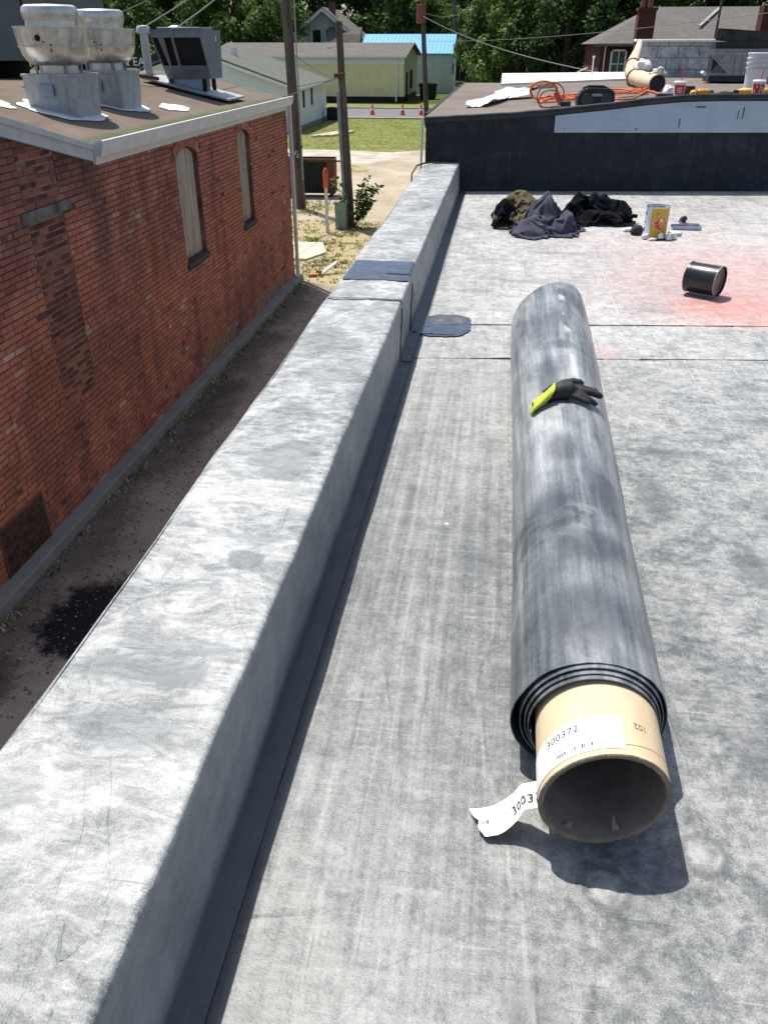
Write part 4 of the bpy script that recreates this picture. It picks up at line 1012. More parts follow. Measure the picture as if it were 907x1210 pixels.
# intake hood
HD = thing('intake_hood', (-5.45, 15.4, .655), 'grey sheet metal intake hood on black legs with two dark openings', 'intake hood')
M_hood = galv('grey_hood_steel', (.20,.22,.245), .5, .3); M_hoodd = simple('hood_inner', (.018,.02,.022), .8, .2)
for x, y in ((-.32,-.25),(.28,-.25),(.28,.25),(-.32,.25)): MB().box(x-.03, x+.03, y-.03, y+.03, rz(-5.45+x, 15)-.62+.01, .27).build('leg', M_iron if x < 0 else M_dk, HD, world=False)
# side outline (y,z): the front leans forward towards the top
X0, X1 = -.46, .40
out = [(-.30,.24),(.33,.24),(.42,.95),(-.62,.95),(-.62,.85)]
for xs in (X0, X1):
    tap = .12 if xs < 0 else 0
    m = MB(); m.prism(out, lambda p: (xs+(tap*(0.95-p[1])/.8 if xs < 0 else 0), p[0], p[1]), lambda p: (xs+.02+(tap*(0.95-p[1])/.8 if xs < 0 else 0), p[0], p[1])); m.build('side_panel', M_hood, HD, world=False)
def fr(q): # front plane y at height
    return -.62+(.32)*(.85-q)/(.61) if q < .85 else -.62
def xl(q): return X0+.12*(0.95-q)/.8+.02
def slab(z0, z1, xa, xb, name, mat, d0=0., d1=.03):
    m = MB(); a0 = xa(z0) if callable(xa) else xa; a1 = xa(z1) if callable(xa) else xa
    m.hexa([(a0,fr(z0)+d0,z0),(xb,fr(z0)+d0,z0),(xb,fr(z0)+d1,z0),(a0,fr(z0)+d1,z0),(a1,fr(z1)+d0,z1),(xb,fr(z1)+d0,z1),(xb,fr(z1)+d1,z1),(a1,fr(z1)+d1,z1)]); m.build(name, mat, HD, world=False)
slab(.24, .44, xl, X1, 'front_panel', M_hood); slab(.85, .95, xl, X1, 'front_panel', M_hood)
slab(.44, .85, lambda q: xl(q)+.0, X1, 'filter', M_hoodd, .06, .08)
slab(.44, .85, lambda q: xl(q)+.10, X0+.235, 'mullion', M_hood); slab(.44, .85, -.10, -.055, 'mullion', M_hood)
m = MB(); m.box(X0, X1+.02, -.63, .43, .951, .965); m.build('top', M_hood, HD, world=False)
m = MB(); m.box(X0+.05, X1-.08, -.40, .30, .966, 1.0, bev=.01); m.build('top_cap', M_hood, HD, world=False)
m = MB(); m.box(-.30,.22,-.22,.22,-.05,.24); m.build('duct', galv('blue_duct', (.30,.40,.50), .4, .5), HD, world=False)
m = MB(); m.box(X1+.021, X1+.03, .10, .14, .80, .88); m.build('tag', M_white, HD, world=False)
m = MB(); m.hexa([(-.75,-.50,rz(-6.2,15)-.62+.015),(.75,-.50,rz(-4.7,15)-.62+.015),(.75,.50,rz(-4.7,15)-.62+.015),(-.75,.50,rz(-6.2,15)-.62+.015),(-.75,-.50,rz(-6.2,15)-.62+.045),(.75,-.50,rz(-4.7,15)-.62+.045),(.75,.50,rz(-4.7,15)-.62+.045),(-.75,.50,rz(-6.2,15)-.62+.045)]); m.build('base_pad', M_galv, HD, world=False)
# packaged unit
HV = thing('rooftop_unit', (-8.2, 13.9, .89), 'large dark green grey packaged air unit behind the exhaust fans', 'air conditioner')
M_hv = simple('dark_green_grey_paint', (.10,.122,.13), .5, .35, var=.15, scale=3)
MB().box(-1.9,1.52,-.6,1.0,.30,1.22, bev=.015).build('cabinet', M_hv, HV, world=False)
MB().box(-1.95,1.56,-.64,1.04,1.22,1.26, bev=.008).build('lid', M_hv, HV, world=False)
for x in (-1.2,-.55,.25,.95): MB().box(x-.012,x+.012,-.612,-.602,.30,1.21).build('seam_strip', M_dk, HV, world=False)
MB().box(-1.9,1.52,-.615,-.60,.30,.38).build('base_rail', M_hv, HV, world=False)
for x in (-1.7, 0, 1.35): MB().box(x-.06,x+.06,-.5,.9,-.02,.30).build('support', M_dk, HV, world=False)
MB().box(-.50,-.40,-.66,-.60,.56,.66, bev=.01).build('junction_box', M_white, HV, world=False)
MB().tube([(-.46,-.63,.57),(-.46,-.65,.48),(-.42,-.67,.41),(-.34,-.67,.42),(-.28,-.66,.45),(-.22,-.62,.45)], .018, 8).build('conduit', M_white, HV, smooth=True, world=False)
MB().box(.96,1.12,.2,.36,1.26,1.45).build('flue', M_galv, HV, world=False)
# vent pipe, gas line
VP = thing('vent_pipe', (-6.62, 16.3, rz(-6.62,16.3)), 'pale grey capped vent pipe beside the intake hood', 'vent pipe')
MB().lathe([(.10,-.02),(.085,.05),(.075,.06),(.075,.66)], (0,0,0), 20).build('pipe', M_whtd, VP, smooth='auto', world=False)
MB().lathe([(.11,.64),(.12,.65),(.12,.73),(.10,.76),(.01,.77)], (0,0,0), 20).build('cap', M_whtd, VP, smooth='auto', world=False)
tag(MB().tube([(-9.5,11.6,.98),(-7.2,11.6,.93),(-6.0,11.4,.87)], .03, 8).build('gas_pipe', M_iron), 'rusty gas pipe running on the roof to the exhaust fans', 'pipe')
tag(MB().tube([(-6.9,14.2,1.0),(-6.0,14.6,.95),(-5.9,14.9,.9)], .03, 8).build('gas_pipe', M_iron), 'rusty gas pipe ending at the intake hood', 'pipe')
RV = thing('roof_vent', (-6.35, 17.2, rz(-6.35, 17.2)), 'small roof vent cap behind the intake hood', 'vent')
MB().lathe([(.09,-.02),(.09,.72),(.15,.74),(.15,.80),(.06,.84),(.01,.84)], (0,0,0), 16).build('stack', M_galv, RV, smooth='auto', world=False)

# ------------------------------------------------------------ taller building at the end of the roof
def YW(x): return 9.557+.135*x
def lipz(x):
    P = [(-.9,.722),(.03,.768),(.51,.803),(1.0,.85),(1.45,.90),(1.85,.933),(2.3,.942),(7,.945)]
    for (a, b), (c, d) in zip(P, P[1:]):
        if x <= c: return b+(d-b)*max(0, (x-a))/(c-a)
    return .93
def uz(x, y): return .735+.042*max(0, min(x, 2.6))+.004*nz(x*2, y, 3)
UB = thing('raised_building', (2., 13., 0), 'taller adjoining building with black membrane wall and brown flat roof', 'building')
XL = -.83
m = MB(); N = 70
def wl(u, v):
    x = XL+8*u; z = -.0+(lipz(x)-.02)*v; q = max(0, .05-z)
    return (x, YW(x)-.004*nz(x*3, z*4, 1)-q*.9+.006*nz(x*1.1, z*2, 4), z+.004)
m.grid(N, 16, wl); m.build('wall_membrane', M_wallblk, UB, smooth=True, fix=False)
m = MB(); m.box(XL, 7, 10.7, 18.6, -3.2, .70); m.build('wall', M_cmu, UB)
m = MB(); m.hexa([(XL,YW(XL),-.3),(7,YW(7)+.3,-.3),(7,10.9,-.3),(XL,10.69,-.3),(XL,YW(XL),.70),(7,YW(7)+.3,.70),(7,10.9,.70),(XL,10.69,.70)])
m.build('wall_side', M_wallblk, UB)
# black lip folded over the top edge, a little slack
m = MB(); prof = [(.006,-.055),(-.012,-.05),(-.020,-.02),(-.016,.008),(.0,.020),(.03,.016),(.09,-.01),(.16,-.03)]
vs = []
for i in range(101):
    x = XL-.01+8*i/100
    for k, (dy, dz) in enumerate(prof): vs.append((x, YW(x)+dy+.006*nz(x*2.2, k*.3, 7), lipz(x)+dz+.004*nz(x*3.1, k*.2, 2)+.004*nz(x*9, k*.3, 2)))
n = len(prof); m.add(vs, [(i*n+k, i*n+k+1, (i+1)*n+k+1, (i+1)*n+k) for i in range(100) for k in range(n-1)])
m.build('edge_lip', simple('black_edge', (.020,.023,.029), .5, .35, var=.5, scale=7), UB, smooth=True, fix=False)
m = MB(); m.grid(3, 12, lambda u, v: (.05+.10*u+.008*nz(v*3,u,2), YW(.05+.10*u)-.007-.003*math.sin(u*3.14), .05+.68*v)); m.build('membrane_lap', M_wallblk, UB, smooth=True, fix=False)
m = MB(); m.grid(40, 3, lambda u, v: (XL+.35+7*u, YW(XL+.35+7*u)-.012-.05*(1-v)+.004*nz(u*30,v,2), .012+.07*v*v+.006*nz(u*22,v,5))); m.build('base_flashing', M_wallblk, UB, smooth=True, fix=False)
# galvanised sheet screwed on the wall
def panelmat():
    t = MT('blue_grey_sheet', .38, .5, .25)
    n = t.noise(3, 5, .6); n2 = t.noise(1, 5, .7, v=t.mapv(scale=(6, 6, 22)))
    c = t.ramp(n, [(.3, (.30,.36,.46)), (.7, (.37,.43,.53))]); c = t.mix(t.math('MULTIPLY', t.sm(n2, .55, .7), .5), c, (.5,.55,.6))
    t.color(c); return t.m
m = MB(); N = 50
def pl(u, v):
    x = .525+6*u; zt = lipz(x)-.052; zb = .59+.006*nz(x*1.1, 3, 2)
    return (x, YW(x)-.014+.003*nz(x*2, v, 1), zb+(zt-zb)*v)
m.grid(N, 2, pl); m.grid(N, 1, lambda u, v: (pl(u, 0)[0], pl(u, 0)[1]+.012*v, pl(u, 0)[2])); m.grid(1, 4, lambda u, v: (pl(0, v)[0], pl(0, v)[1]+.012*u, pl(0, v)[2])); m.build('sheet_metal_panel', panelmat(), UB, fix=False)
M_scuff = simple('black_scuff', (.04,.045,.05), .7)
for x, za, zb, w_ in ((1.83,.64,.72,.008), (2.43,.72,.80,.006), (2.48,.72,.83,.01), (1.38,.62,.63,.02), (1.98,.83,.84,.10), (.62,.62,.63,.012)):
    MB().box(x, x+w_, YW(x)-.019, YW(x)-.0145, za, zb, Matrix.Translation((0,0,0))).build('scuff_mark', M_scuff, UB)
# brown flat roof
def brownroof():
    t = MT('brown_mineral_roofing', .93, .2)
    n = t.noise(1.1, 6, .7); n2 = t.noise(1, 4, .6, v=t.mapv(scale=(.5, 5, 1)))
    c = t.ramp(n, [(.3, (.13,.105,.09)), (.6, (.185,.155,.135)), (.8, (.25,.21,.185))])
    t.color(t.mix(t.math('MULTIPLY', t.sm(t.noise(90, 3), .5, .7), .3), c, (.3,.27,.25))); t.bump(t.noise(120, 3), .4, .01); return t.m
m = MB(); m.grid(40, 40, lambda u, v: (XL-.02+8*u, (YW(XL+8*u)+.03)+(18.55-(YW(XL+8*u)+.03))*v, uz(XL+8*u, 10+9*v)-.0)); m.build('roof', brownroof(), UB, smooth=True)
MB().box(XL-.05, XL-.018, 9.9, 18.6, .60, .745).build('edge_trim', M_wallblk, UB)
# pale conduit at the corner
MB().tube([(-.87,9.36,-.3),(-.865,9.36,.30),(-.86,9.37,.72)], .012, 8).build('conduit', M_whtd, UB)
# white low curb along the far side
MB().hexa([(-.12,17.4,.70),(2.42,17.4,.78),(2.42,18.6,.70),(-.12,18.6,.70),(-.12,17.4,.765),(2.42,17.4,.87),(2.42,18.6,.94),(-.12,18.6,.905)]).build('white_curb', M_wht, UB)
MB().box(.36, .78, 15.6, 15.66, uz(.5,15.6)-.01, uz(.5,15.6)+.07).build('timber_batten', simple('raw_timber', (.50,.36,.17), .8), UB)
# white painted block wall on the roof
def wornpaint():
    t = MT('worn_white_paint', .9, .2); tn = t.tone()
    n = t.noise(3.2, 6, .72, dist=.4); n2 = t.noise(14, 4, .7)
    c = t.ramp(t.math('ADD', t.math('MULTIPLY', n, .6), t.math('MULTIPLY', n2, .4)), [(.34, (.16,.165,.165)), (.46, (.38,.40,.40)), (.58, (.58,.60,.60)), (.72, (.78,.79,.78))])
    c = t.mix(t.math('MULTIPLY', tn, .25), c, (.16,.17,.17)); t.color(c); t.bump(n2, .4, .01); return t.m
M_worn = wornpaint()
BWL = thing('block_wall', (3.6, 18.9, .8), 'worn white painted block wall with pale coping standing on the brown roof', 'wall')
MB().box(2.50, 5.2, 18.72, 18.95, .7, 1.45).build('backing', M_mort, BWL)
zz = .78; r_ = 0; random.seed(3)
while zz < 1.43:
    x = 2.46-(.2 if r_ % 2 else 0)
    while x < 5.2:
        xa, xb = max(x, 2.46), min(x+.4, 5.2)
        if xb-xa > .05:
            MB().box(xa+.004, xb-.004, 18.705-random.uniform(0,.004), 18.74, zz+.004, min(zz+.2, 1.45)-.004, bev=.004).build('block', M_worn, BWL)
        x += .4
    zz += .2; r_ += 1
MB().box(2.42, 5.25, 18.64, 19.0, 1.452, 1.495, bev=.012).build('coping', simple('bright_white_paint', (.86,.86,.85), .6, .3, var=.04), BWL)
# cream membrane tube draped over the end of that wall
M_cream = simple('cream_tarp', (.62,.53,.36), .6, .3, var=.15, scale=5, bump=.3, bscale=8)
CR = thing('cream_roll', (2.0, 12.6, uz(2,12)), 'bent cream coloured roll with a dark open end tied with orange cord', 'roll')
pts = [(2.47,18.45,1.44),(2.38,17.9,1.32),(2.22,17.1,1.14),(2.10,16.2,1.0),(2.04,15.2,.94),(2.06,14.2,.92),(2.085,13.2,.916)]
rr = [.05,.07,.10,.12,.12,.115,.11]
m = MB(); P2 = []; R2 = []
for i in range(len(pts)-1):
    for k in range(5):
        q = k/5; P2.append(Vector(pts[i]).lerp(Vector(pts[i+1]), q)); R2.append(rr[i]+(rr[i+1]-rr[i])*q+.006*nz(i+q, 1, 1, 3))
P2.append(Vector(pts[-1])); R2.append(rr[-1])
for p, r in zip(P2, R2): p.z = max(p.z, uz(p.x, p.y)+r*.96)
m.tube(P2, R2, 24, False); m.tube([P2[-1], P2[-2], P2[-5]], [R2[-1]-.008, R2[-2]-.008, .08], 24, False); m.build('tube', M_cream, CR, smooth='auto')
d = (P2[-1]-P2[-2]).normalized(); mm = Matrix.Translation(P2[-1]-d*.03) @ d.to_track_quat('Z','Y').to_matrix().to_4x4()
MB().lathe([(.116,0),(.001,.001)], (0,0,0), 24, mm).build('open_end', simple('dark_bore', (.035,.035,.05), .8), CR)
M_orange = simple('orange_cord', (.62,.13,.035), .6, .3, var=.15, scale=30)
for k, off in ((12, 0), (20, .0)):
    c = P2[k]; loop = []
    dd = (P2[k+1]-P2[k-1]).normalized(); a = dd.cross(Vector((0,0,1))).normalized(); b = a.cross(dd)
    for i in range(21): t_ = 2*math.pi*i/20; loop.append(c+(a*math.cos(t_)+b*math.sin(t_))*(R2[k]+.012)+dd*.05*math.sin(t_))
    MB().tube(loop, .014, 6).build('cord_tie', M_orange, CR, smooth=True)
# dark steel grate leaning by the wall
GR = thing('steel_grate', (3.75, 16.2, uz(3.7,16)), 'black steel mesh hood with a deep sill standing before the block wall', 'grate')
M_bsteel = simple('black_steel', (.022,.024,.028), .5, .4, var=.3, scale=10)
gz = uz(3.7, 16)
MB().box(3.30,4.40,15.75,16.25,gz+.02,gz+.11, bev=.01).build('sill', M_bsteel, GR)
MB().box(3.24,4.40,15.70,15.80,gz+.115,gz+.145).build('sill_edge', simple('grey_steel', (.16,.17,.18), .4, .5, .5), GR)
MB().box(3.42,4.40,16.25,16.60,gz+.02,gz+.60).build('back_box', M_bsteel, GR)
MB().hexa([(3.40,16.1,gz+.42),(4.40,16.1,gz+.42),(4.40,16.6,gz+.42),(3.40,16.6,gz+.42),(3.40,16.15,gz+.50),(4.40,16.15,gz+.50),(4.40,16.6,gz+.50),(3.40,16.6,gz+.50)]).build('header', simple('slate_steel', (.07,.08,.09), .5, .4), GR)
m = MB()
for k in range(-12, 30):
    x0 = 3.36+k*.04
    a = [(x0+.30*q, 15.82+.28*q, gz+.14+.29*q) for q in (0, 1)]
    if x0 > 3.3 and x0+.3 < 4.4: m.tube(a, .0045, 4)
    b = [(x0+.34-.30*q, 15.82+.28*q, gz+.14+.29*q) for q in (0, 1)]
    if x0+.04 > 3.3 and x0+.34 < 4.4: m.tube(b, .0045, 4)
m.build('mesh', simple('grey_mesh', (.22,.23,.25), .5, .4, .4), GR)
for x in (3.68, 3.80): MB().tube([(x,15.80,gz+.14),(x+.03,16.1,gz+.43)], .016, 6).build('bar', M_bsteel, GR)
m = MB(); m.box(3.16,3.22,15.6,15.8,gz+.13,gz+.165, Matrix.Translation((3.2,15.7,gz+.15)) @ Matrix.Rotation(R(35),4,'Y') @ Matrix.Translation((-3.2,-15.7,-gz-.15))); m.build('white_strip', M_white, GR)
MB().hexa([(3.42,16.3,gz+.62),(4.7,16.3,gz+.50),(4.7,16.34,gz+.50),(3.42,16.34,gz+.62),(3.42,16.3,gz+.80),(4.7,16.3,gz+.72),(4.7,16.34,gz+.72),(3.42,16.34,gz+.80)]).build('tarp_board', simple('dark_tarp', (.045,.042,.042), .7, .3, var=.6, scale=6), GR)
# stack of white pails
for k in range(3):
    zb = uz(3.3,12.8)+.055*k
    p = thing('white_pail', (3.24, 12.6, zb), ['white plastic pail, bottom one of the stack beside the tools', 'white plastic pail nested in the middle of the stack', 'white plastic pail, topmost of the stack beside the tools'][k], 'pail', 'stack of white pails')
    MB().lathe([(.125,0),(.13,.005),(.145,.34),(.155,.343),(.157,.355),(.148,.36),(.142,.35),(.12,.02),(.01,.015)], (0,0,0), 32, None, True).build('body', simple('white_plastic', (.66,.66,.68), .45, .4, var=.08), p, smooth='auto', world=False)
    MB().lathe([(.150,.29),(.160,.292),(.160,.30),(.150,.302)], (0,0,0), 32, None, False).build('ring', M_whtd, p, smooth='auto', world=False)
# paper cups with straws
M_redp = simple('red_cup_print', (.62,.03,.035), .5, .3, var=.1); M_cup = simple('cup_white', (.72,.71,.70), .5, .3, var=.05)
for k, (x, y, an, lb) in enumerate(((1.95, 10.75, -1.65, 'large white paper cup with red print and straw beside the cream roll'), (2.70, 10.32, -1.9, 'large white paper cup with red print and straw in front of the white pails'))):
    c = thing('paper_cup', (x, y, uz(x, y)+.002), lb, 'cup', 'paper cups on the brown roof')
    b = MB().lathe([(.040,0),(.042,.004),(.048,.075),(.056,.08),(.067,.19),(.069,.20)], (0,0,0), 32).build('cup', M_cup, c, smooth='auto', world=False)
    MB().lathe([(.071,.196),(.073,.20),(.073,.214),(.068,.218),(.064,.226),(.01,.227)], (0,0,0), 32).build('lid', M_cup, c, smooth='auto', world=False)
    MB().tube([(.01,0,.20),(.012,-.004,.27),(.025,-.01,.335)], .0055, 8).build('straw', M_redp, c, world=False)
    def cupband(a0, a1, z0, z1, nm, mt, lift):
        m = MB()
        def f(u, v):
            z = z0+(z1-z0)*v; r = .0555+(z-.08)*.1+lift; a = a0+(a1-a0)*u; return (r*math.cos(a), r*math.sin(a), z)
        m.grid(14, 3, f); return m.build(nm, mt, c, world=False, fix=False, smooth=True)
    if k == 0:
        cupband(an-.95, an+.95, .088, .186, 'red_print', M_redp, .0015)
        for dz in (.150, .128, .108): cupband(an-.45, an+.45, dz, dz+.010, 'white_lettering', M_white, .0025)
    else:
        cupband(an-.95, an+.28, .088, .186, 'red_print', M_redp, .0015); cupband(an+.42, an+1.05, .088, .186, 'red_print', M_redp, .0015)
        for a_, z_ in ((-.55,.11), (-.15,.15), (.6,.14), (.75,.115)): cupband(an+a_-.10, an+a_+.10, z_, z_+.022, 'white_lettering', M_white, .0025)
# radio
RD = thing('radio', (1.0, 10.55, uz(1,10.5)), 'black rounded portable radio speaker on the brown roof', 'radio', None, R(8))
poly = [(-.20,.0),(.20,.0),(.215,.06),(.205,.15),(.15,.185),(-.10,.195),(-.17,.17),(-.215,.10),(-.215,.04)]
m = MB(); m.prism(poly, lambda p: (p[0], -.07, p[1]+.01), lambda p: (p[0], .07, p[1]+.01)); ro = m.build('body', M_blkpl, RD, world=False)
bv = ro.modifiers.new('b', 'BEVEL'); bv.width = .014; bv.segments = 3
for x in (-.105, .11):
    mm = Matrix.Translation((x, -.074, .085)) @ Matrix.Rotation(math.pi/2, 4, 'X'); MB().lathe([(.060,0),(.066,.004),(.062,.010),(.05,.005),(.02,.002),(.001,.006)], (0,0,0), 28, mm).build('speaker', simple('speaker_grey', (.05,.055,.06), .5, .4), RD, smooth='auto', world=False)
MB().box(-.06,.06,-.083,-.07,.115,.145, bev=.006).build('display', simple('radio_trim', (.30,.31,.33), .4, .5), RD, world=False)
MB().tube([(-.15,0,.19),(-.10,0,.215),(.08,0,.212),(.15,0,.185)], .014, 8).build('handle', M_blkpl, RD, smooth=True, world=False)
# heat gun with its cord
HG = thing('heat_gun', (.60, 10.5, uz(.6,10.5)), 'red and black corded power tool lying beside the radio', 'power tool', None, R(-12))
MB().tube([(-.05,0,.17),(-.01,0,.11),(.03,0,.06)], [.030,.036,.032], 14).build('housing', simple('red_tool', (.55,.06,.045), .4, .4), HG, smooth='auto', world=False)
MB().tube([(.02,0,.06),(.08,.0,.055),(.13,0,.06)], [.034,.038,.028], 12).build('motor', M_blkpl, HG, smooth='auto', world=False)
MB().box(-.09,.13,-.04,.04,.005,.03, bev=.006).build('base', M_blkpl, HG, world=False)
MB().box(-.08,.14,-.05,-.042,.01,.035).build('guard', simple('tool_grey', (.25,.25,.26), .4, .5, .5), HG, world=False)
m = MB(); pts = []
for i in range(60):
    q = i/59; a = q*13; r = .12+.03*math.sin(q*9); pts.append((-.10+r*math.cos(a)*1.1, .05+.05*math.sin(a*1.3), max(.012, .13+r*math.sin(a)*.95-.05*q)))
m.tube(pts, .0065, 6); m.build('power_cord', simple('dark_red_cord', (.10,.03,.025), .5), HG, smooth=True, world=False)
# orange extension cord strewn in a long tangle
random.seed(11); m = MB(); pts = []
for i in range(420):
    q = i/419; x = .42+1.62*(.5-.5*math.cos(q*math.pi*7)); y = 12.2+1.2*nz(q*9, 1, 2)+.9*nz(q*31, 4, 2)+.7*(x-.4)
    zq = uz(x, y)+.012+.035*abs(nz(q*60, 2, 7))+.05*max(0, nz(q*22, 8, 3)); pts.append((x+.05*nz(q*70, 1, 9), y, zq))
m.tube(pts, .011, 5); 
pts = []
for i in range(60):
    a = i/59*11; pts.append((.46+.17*math.cos(a)+.02*i/59, 12.0+.08*math.sin(a*.7), uz(.45,12)+.02+.11*(1+math.sin(a))))
m.tube(pts, .011, 5)
tag(m.build('extension_cord', M_orange, smooth=True), 'tangled orange extension cord strewn across the brown roof', 'cord')
tag(MB().tube([(1.3,11.8,uz(1.3,11)+.01),(1.9,12.6,uz(1.9,12)+.01),(1.2,14.0,uz(1.2,12)+.012),(1.5,16,uz(1.5,12)+.012)], .006, 5).build('thin_cord', M_iron), 'thin dark cord lying across the brown roof behind the orange cord', 'cord')
# white offcut of membrane
OC = thing('membrane_offcut', (-.1, 12.6, uz(-.1,12)), 'curled white offcut of roofing membrane lying across the brown roof', 'offcut')
def oc(u, v):
    y = 11.0+4.7*u; xc = -.36+.62*u; wd = .16+.16*u+.10*math.sin(u*9)*(1-u)*.5
    x = xc+(v-.5)*wd*1.6+.05*nz(u*5, 1, 2); cu = abs(v-.5)*2
    return (x, y+.25*(v-.5), uz(x, y)+.012+.05*max(0, cu-.4)*(1+nz(u*4, v*2, 3))+.035*max(0, nz(u*7, v*3, 5)))
m = MB(); m.grid(44, 12, oc); m.build('sheet', M_wht, OC, smooth=True, fix=False)
m = MB(); m.grid(12, 5, lambda u, v: (.02+.32*u, 12.55+.6*v+.2*u, uz(.2,12.6)+.02+.05*u+.07*math.sin(v*3.1)*u)); m.build('torn_flap', M_wht, OC, smooth=True, fix=False)
# tools on the roof: two yellow drills, tool belt, black box, papers
M_yel = simple('tool_yellow', (.68,.30,.02), .45, .4, var=.1)
def drill(loc, rzz, label):
    d = thing('cordless_drill', loc, label, 'drill', 'yellow and black cordless tools', rzz)
    MB().tube([(-.11,0,.10),(-.09,0,.105),(.02,0,.105),(.05,0,.105)], [.028,.036,.036,.028], 14).build('motor_housing', M_yel, d, smooth='auto', world=False)
    MB().tube([(.05,0,.105),(.10,0,.105),(.12,0,.105)], [.024,.020,.010], 12).build('chuck', M_blkpl, d, smooth='auto', world=False)
    MB().tube([(-.05,0,.09),(-.062,0,.05),(-.07,0,.03)], [.022,.020,.024], 10).build('handle', M_blkpl, d, smooth='auto', world=False)
    MB().box(-.12,-.0,-.038,.038,.002,.045, bev=.008).build('battery', M_blkpl, d, world=False)
    return d
drill((2.07, 10.55, uz(2.1,10.5)), R(80), 'yellow and black cordless drill next to the cup by the cream roll')
drill((2.23, 10.70, uz(2.2,10.6)), R(30), 'yellow and black cordless drill beside the tool belt')
drill((2.62, 10.55, uz(2.6,10.5)), R(150), 'yellow and black cordless tool behind the cup by the white pails')
drill((2.86, 10.50, uz(2.6,10.5)), R(40), 'yellow and black cordless tool between the cup and the white pails')
M_leather = simple('brown_leather', (.075,.045,.032), .7, .3, var=.4, scale=12)
TB = thing('tool_belt', (2.42, 10.7, uz(2.4,10.7)), 'dark brown leather tool belt in a heap between the two cups', 'tool belt')
for k, (dx, dy, sx, sy, sz) in enumerate(((-.08,.02,.07,.05,.07), (.04,.0,.08,.05,.08), (.13,.06,.06,.05,.06))):
    m = MB(); m.box(dx-sx, dx+sx, dy-sy, dy+sy, .001, sz*1.3, Matrix.Rotation(.2*k-.2, 4, 'Z'), bev=.015); m.build('pouch', M_leather, TB, world=False)
MB().tube([(-.25,.1,.02),(-.12,.12,.05),(.05,.10,.09),(.2,.12,.06),(.30,.08,.02)], .022, 6).build('strap', M_leather, TB, smooth=True, world=False)
for k, (x, y, sx, sy, sz, mt, lb, nm) in enumerate(((2.30,12.2,.10,.06,.11,M_blkpl,'small black plastic case standing behind the cordless drills','plastic_case'), (1.98,11.6,.14,.09,.06,M_blkpl,'low black tool case lying behind the cup by the cream roll','tool_case'))):
    o = thing(nm, (x, y, uz(x, y)), lb, 'case'); MB().box(-sx,sx,-sy,sy,.001,sz, bev=.008).build('shell', mt, o, world=False); MB().box(-.03,.03,-sy-.006,-sy,sz*.6,sz*.8).build('latch', M_iron, o, world=False)
crumple('paper_bag', (2.05, 12.0, uz(2,12)), .07, .06, .07, M_tissue, 'crumpled white paper bag behind the cup by the cream roll', 'paper bag', None, 4.4, .5)
crumple('paper_scrap', (2.10, 15.0, 1.05), .10, .10, .08, M_tissue, 'crumpled white paper resting on the cream roll', 'paper', None, 7.4, .6)
crumple('plastic_wrap', (2.14, 13.6, 1.01), .09, .07, .06, simple('pale_plastic', (.5,.5,.38), .4), 'crumpled pale plastic wrap on the open end of the cream roll', 'wrap', None, 2.4, .7)
m = MB(); m.box(-.5,.5,-.012,.012,.0,.02); o = m.build('white_batten', M_wht); o.location = (2.45, 11.4, uz(2.4,11.4)+.002); o.rotation_euler.z = R(-8); tag(o, 'thin white batten lying on the roof behind the tool belt', 'batten')

# ------------------------------------------------------------ ground, alley, yard, lawn, street
def groundmat():
    t = MT('rough_grass', .95, .1)
    n = t.noise(.35, 6, .65); f = t.noise(9, 5, .7)
    v = t.math('ADD', t.math('MULTIPLY', n, .6), t.math('MULTIPLY', f, .4))
    t.color(t.ramp(v, [(.32, (.030,.055,.012)), (.5, (.055,.090,.020)), (.66, (.13,.14,.05))])); return t.m
def flat(name, poly, z, mat):
    m = MB(); m.add([(x, y, GZ+z) for x, y in poly], [tuple(range(len(poly)))]); o = m.build(name, mat, fix=False); return tag(o, kind='structure')
flat('ground', [(-500,-60),(500,-60),(500,700),(-500,700)], 0, groundmat())
def alleymat():
    t = MT('alley_asphalt', .9, .2)
    x, y, z = t.xyz()
    n = t.noise(1.1, 6, .7); f = t.noise(45, 4, .75); g = t.noise(160, 2, .6)
    v = t.math('ADD', t.math('MULTIPLY', n, .5), t.math('MULTIPLY', f, .5))
    c = t.ramp(v, [(.3, (.20,.168,.138)), (.5, (.33,.28,.235)), (.7, (.45,.395,.34))])
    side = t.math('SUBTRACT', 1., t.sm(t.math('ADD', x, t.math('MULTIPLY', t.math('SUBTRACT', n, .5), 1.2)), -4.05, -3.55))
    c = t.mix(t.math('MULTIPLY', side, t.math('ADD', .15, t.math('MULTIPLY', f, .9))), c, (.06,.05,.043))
    c = t.mix(t.math('MULTIPLY', t.sm(g, .66, .72), .6), c, (.34,.32,.30))
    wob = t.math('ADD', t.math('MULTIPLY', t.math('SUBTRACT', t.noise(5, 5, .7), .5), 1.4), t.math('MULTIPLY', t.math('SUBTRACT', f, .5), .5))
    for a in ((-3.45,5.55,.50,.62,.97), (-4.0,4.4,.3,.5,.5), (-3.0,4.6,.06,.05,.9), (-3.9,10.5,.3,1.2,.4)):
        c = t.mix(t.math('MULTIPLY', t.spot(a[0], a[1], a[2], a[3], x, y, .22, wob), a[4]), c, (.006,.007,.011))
    t.color(c); t.bump(t.math('ADD', f, g), .6, .012); return t.m
flat('alley', [(-4.6,-20),(-.7,-20),(-.7,18.2),(-2.6,17.2),(-3.4,17.35),(-4.25,17.9),(-4.6,18.05)], .004, alleymat())
